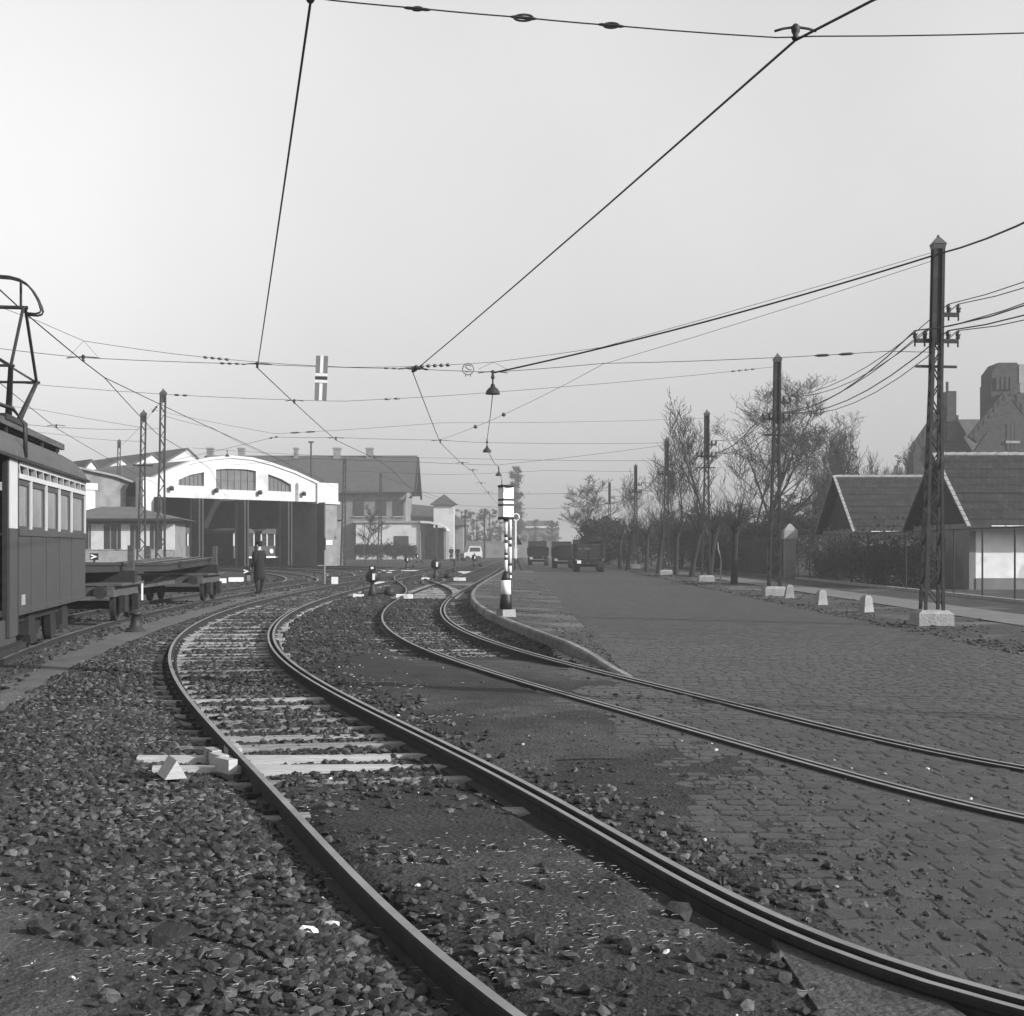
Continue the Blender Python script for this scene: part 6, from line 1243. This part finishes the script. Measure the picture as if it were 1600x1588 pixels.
slim = bare(33, 10., .42, .0, 4, .12, 16, 6, .13, 1.2, 0, .012); V_, F_ = leaves(5, clump(33, 40, .9, .9, 3, 9.6, .4, .8, .7), 2600, .06); base_ = None
for i, (px, tp, Y, lb) in enumerate(((1332, 684, 125, 'slim feathery tree behind the rear cottage'), (1402, 700, 128, 'slim feathery tree between rear cottage and brick building'), (1368, 735, 128, 'lower feathery tree between the two slim ones'), (1292, 742, 112, 'small feathery tree left of the rear cottage roof'))):
    x, y, z_ = A(px, tp, Y); k_ = z_/10.3
    if base_ is None:
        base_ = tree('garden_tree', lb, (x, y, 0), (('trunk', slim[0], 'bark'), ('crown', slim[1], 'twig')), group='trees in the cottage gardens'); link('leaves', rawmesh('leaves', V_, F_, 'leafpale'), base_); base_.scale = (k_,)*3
    else: dup(base_, (x, y, 0), i*1.3, lb, k_*1.0)
bsh = bare(41, 4.2, 1.5, .05, 4, .05, 11, 6, .07, .6, 0, .010); V_, F_ = leaves(8, clump(41, 30, 1.7, 1.7, .4, 3.6, .5, 1.0, .3), 3200, .05); base_ = None
thk = [(1240, 86, 1.05, 'thicket bush right over the gate pillar'), (1205, 88, 1.0, 'thicket bush behind the near end of the board fence'), (1275, 90, 1.15, 'tall thicket bush beside the rear cottage gable'), (1172, 92, .95, 'thicket bush behind the stout pollard'), (1140, 96, 1.0, 'thicket bush behind the thin sapling'), (1112, 100, .95, 'thicket bush behind the third pole'), (1085, 103, 1.0, 'thicket bush left of the third pole'), (1062, 108, .95, 'thicket bush right of the fourth pole'), (1040, 112, 1.0, 'thicket bush behind the fourth pole'), (1018, 118, .95, 'thicket bush left of the fourth pole'), (998, 126, 1.0, 'thicket bush beside the fifth pole'), (975, 134, .9, 'thicket bush close to the dense dark bush'), (1225, 96, 1.3, 'higher thicket bush in the second row over the board fence'), (1150, 108, 1.25, 'higher thicket bush in the second row behind the stout pollard'), (1095, 116, 1.2, 'higher thicket bush in the second row left of the third pole'), (1050, 124, 1.2, 'higher thicket bush in the second row behind the fourth pole')]
for i, (px, Y, k_, lb) in enumerate(thk):
    x, y = A(px, 880, Y)[:2]
    if base_ is None:
        base_ = tree('thicket_bush', lb, (x, y, 0), (('stem', bsh[0], 'bark'), ('crown', bsh[1], 'twig')), 'bush', 'thicket bushes beyond the fence'); link('leaves', rawmesh('leaves', V_, F_, 'leaf'), base_); base_.scale = (k_,)*3
    else: dup(base_, (x, y, 0), i*1.7, lb, k_)
ft = [(700, 235, 5, 4), (722, 250, 6, 4.5), (745, 240, 5.5, 4), (765, 260, 6.5, 4), (782, 280, 5, 3.5), (836, 330, 6, 3), (862, 300, 5, 3)]
for i, (px, Y, hh, w_) in enumerate(ft):
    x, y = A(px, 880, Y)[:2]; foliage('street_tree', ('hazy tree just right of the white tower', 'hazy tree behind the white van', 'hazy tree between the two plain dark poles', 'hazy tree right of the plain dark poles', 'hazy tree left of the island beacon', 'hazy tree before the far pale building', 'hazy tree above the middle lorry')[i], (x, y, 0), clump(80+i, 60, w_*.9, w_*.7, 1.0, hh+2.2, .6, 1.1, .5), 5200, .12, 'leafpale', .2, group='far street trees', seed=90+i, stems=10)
hd0 = A(557, 870, 186)[0]; hd1 = A(648, 870, 186)[0]; cl = [((hd1-hd0)*(i+.5)/16+rnd.uniform(-.2, .2), rnd.uniform(-.3, .3), .75+rnd.uniform(0, .5), .55, .6, .8) for i in range(16)]+[((hd1-hd0)*(i+.5)/16, 0, 1.5+rnd.uniform(0, .15), .5, .55, .4) for i in range(16)]
foliage('hedge', 'clipped dark hedge in front of the pale low building', (hd0, 186, 0), cl, 22000, .13, 'hedge', cat='hedge', seed=77)
for i, (ya, yb, lb, hh) in enumerate(((54, 72, 'dark hedge right behind the netting fence beside the rear cottage', 2.0),)):
    cl = [(rnd.uniform(-.4, .7), (yb-ya)*(k+.5)/14*1.0, hh*.5*rnd.uniform(.7, 1.2), .7, .8, hh*.55) for k in range(14)]*2
    foliage('hedge', lb, (15.7, ya, 0), cl, 42000, .07, 'hedge', cat='hedge', seed=120+i)
tw_ = bare(21, 6, 1.2, .1, 3, .1, 8, 6, .1, .4, 0, .02); tree('bare_bush', 'bare bush with arching branches before the pale low building', (A(570, 870, 150)[0], 150, 0), (('trunk', tw_[0], 'bark'), ('crown', tw_[1], 'twig')), 'bush')
# ------------------------------------------------------------------ haze
hz = bpy.data.materials.new('haze'); hz.use_nodes = True; n = hz.node_tree; n.nodes.remove(n.nodes['Principled BSDF']); pv = n.nodes.new('ShaderNodeVolumePrincipled')
pv.inputs['Density'].default_value = HAZE; pv.inputs['Color'].default_value = (.58, .58, .58, 1); pv.inputs['Anisotropy'].default_value = .2
n.links.new(pv.outputs[0], n.nodes['Material Output'].inputs['Volume'])
M['haze'] = hz
stuff(MB().bx(-1500, 1500, -80, 2300, -1.2, 24).build('haze', 'haze'))
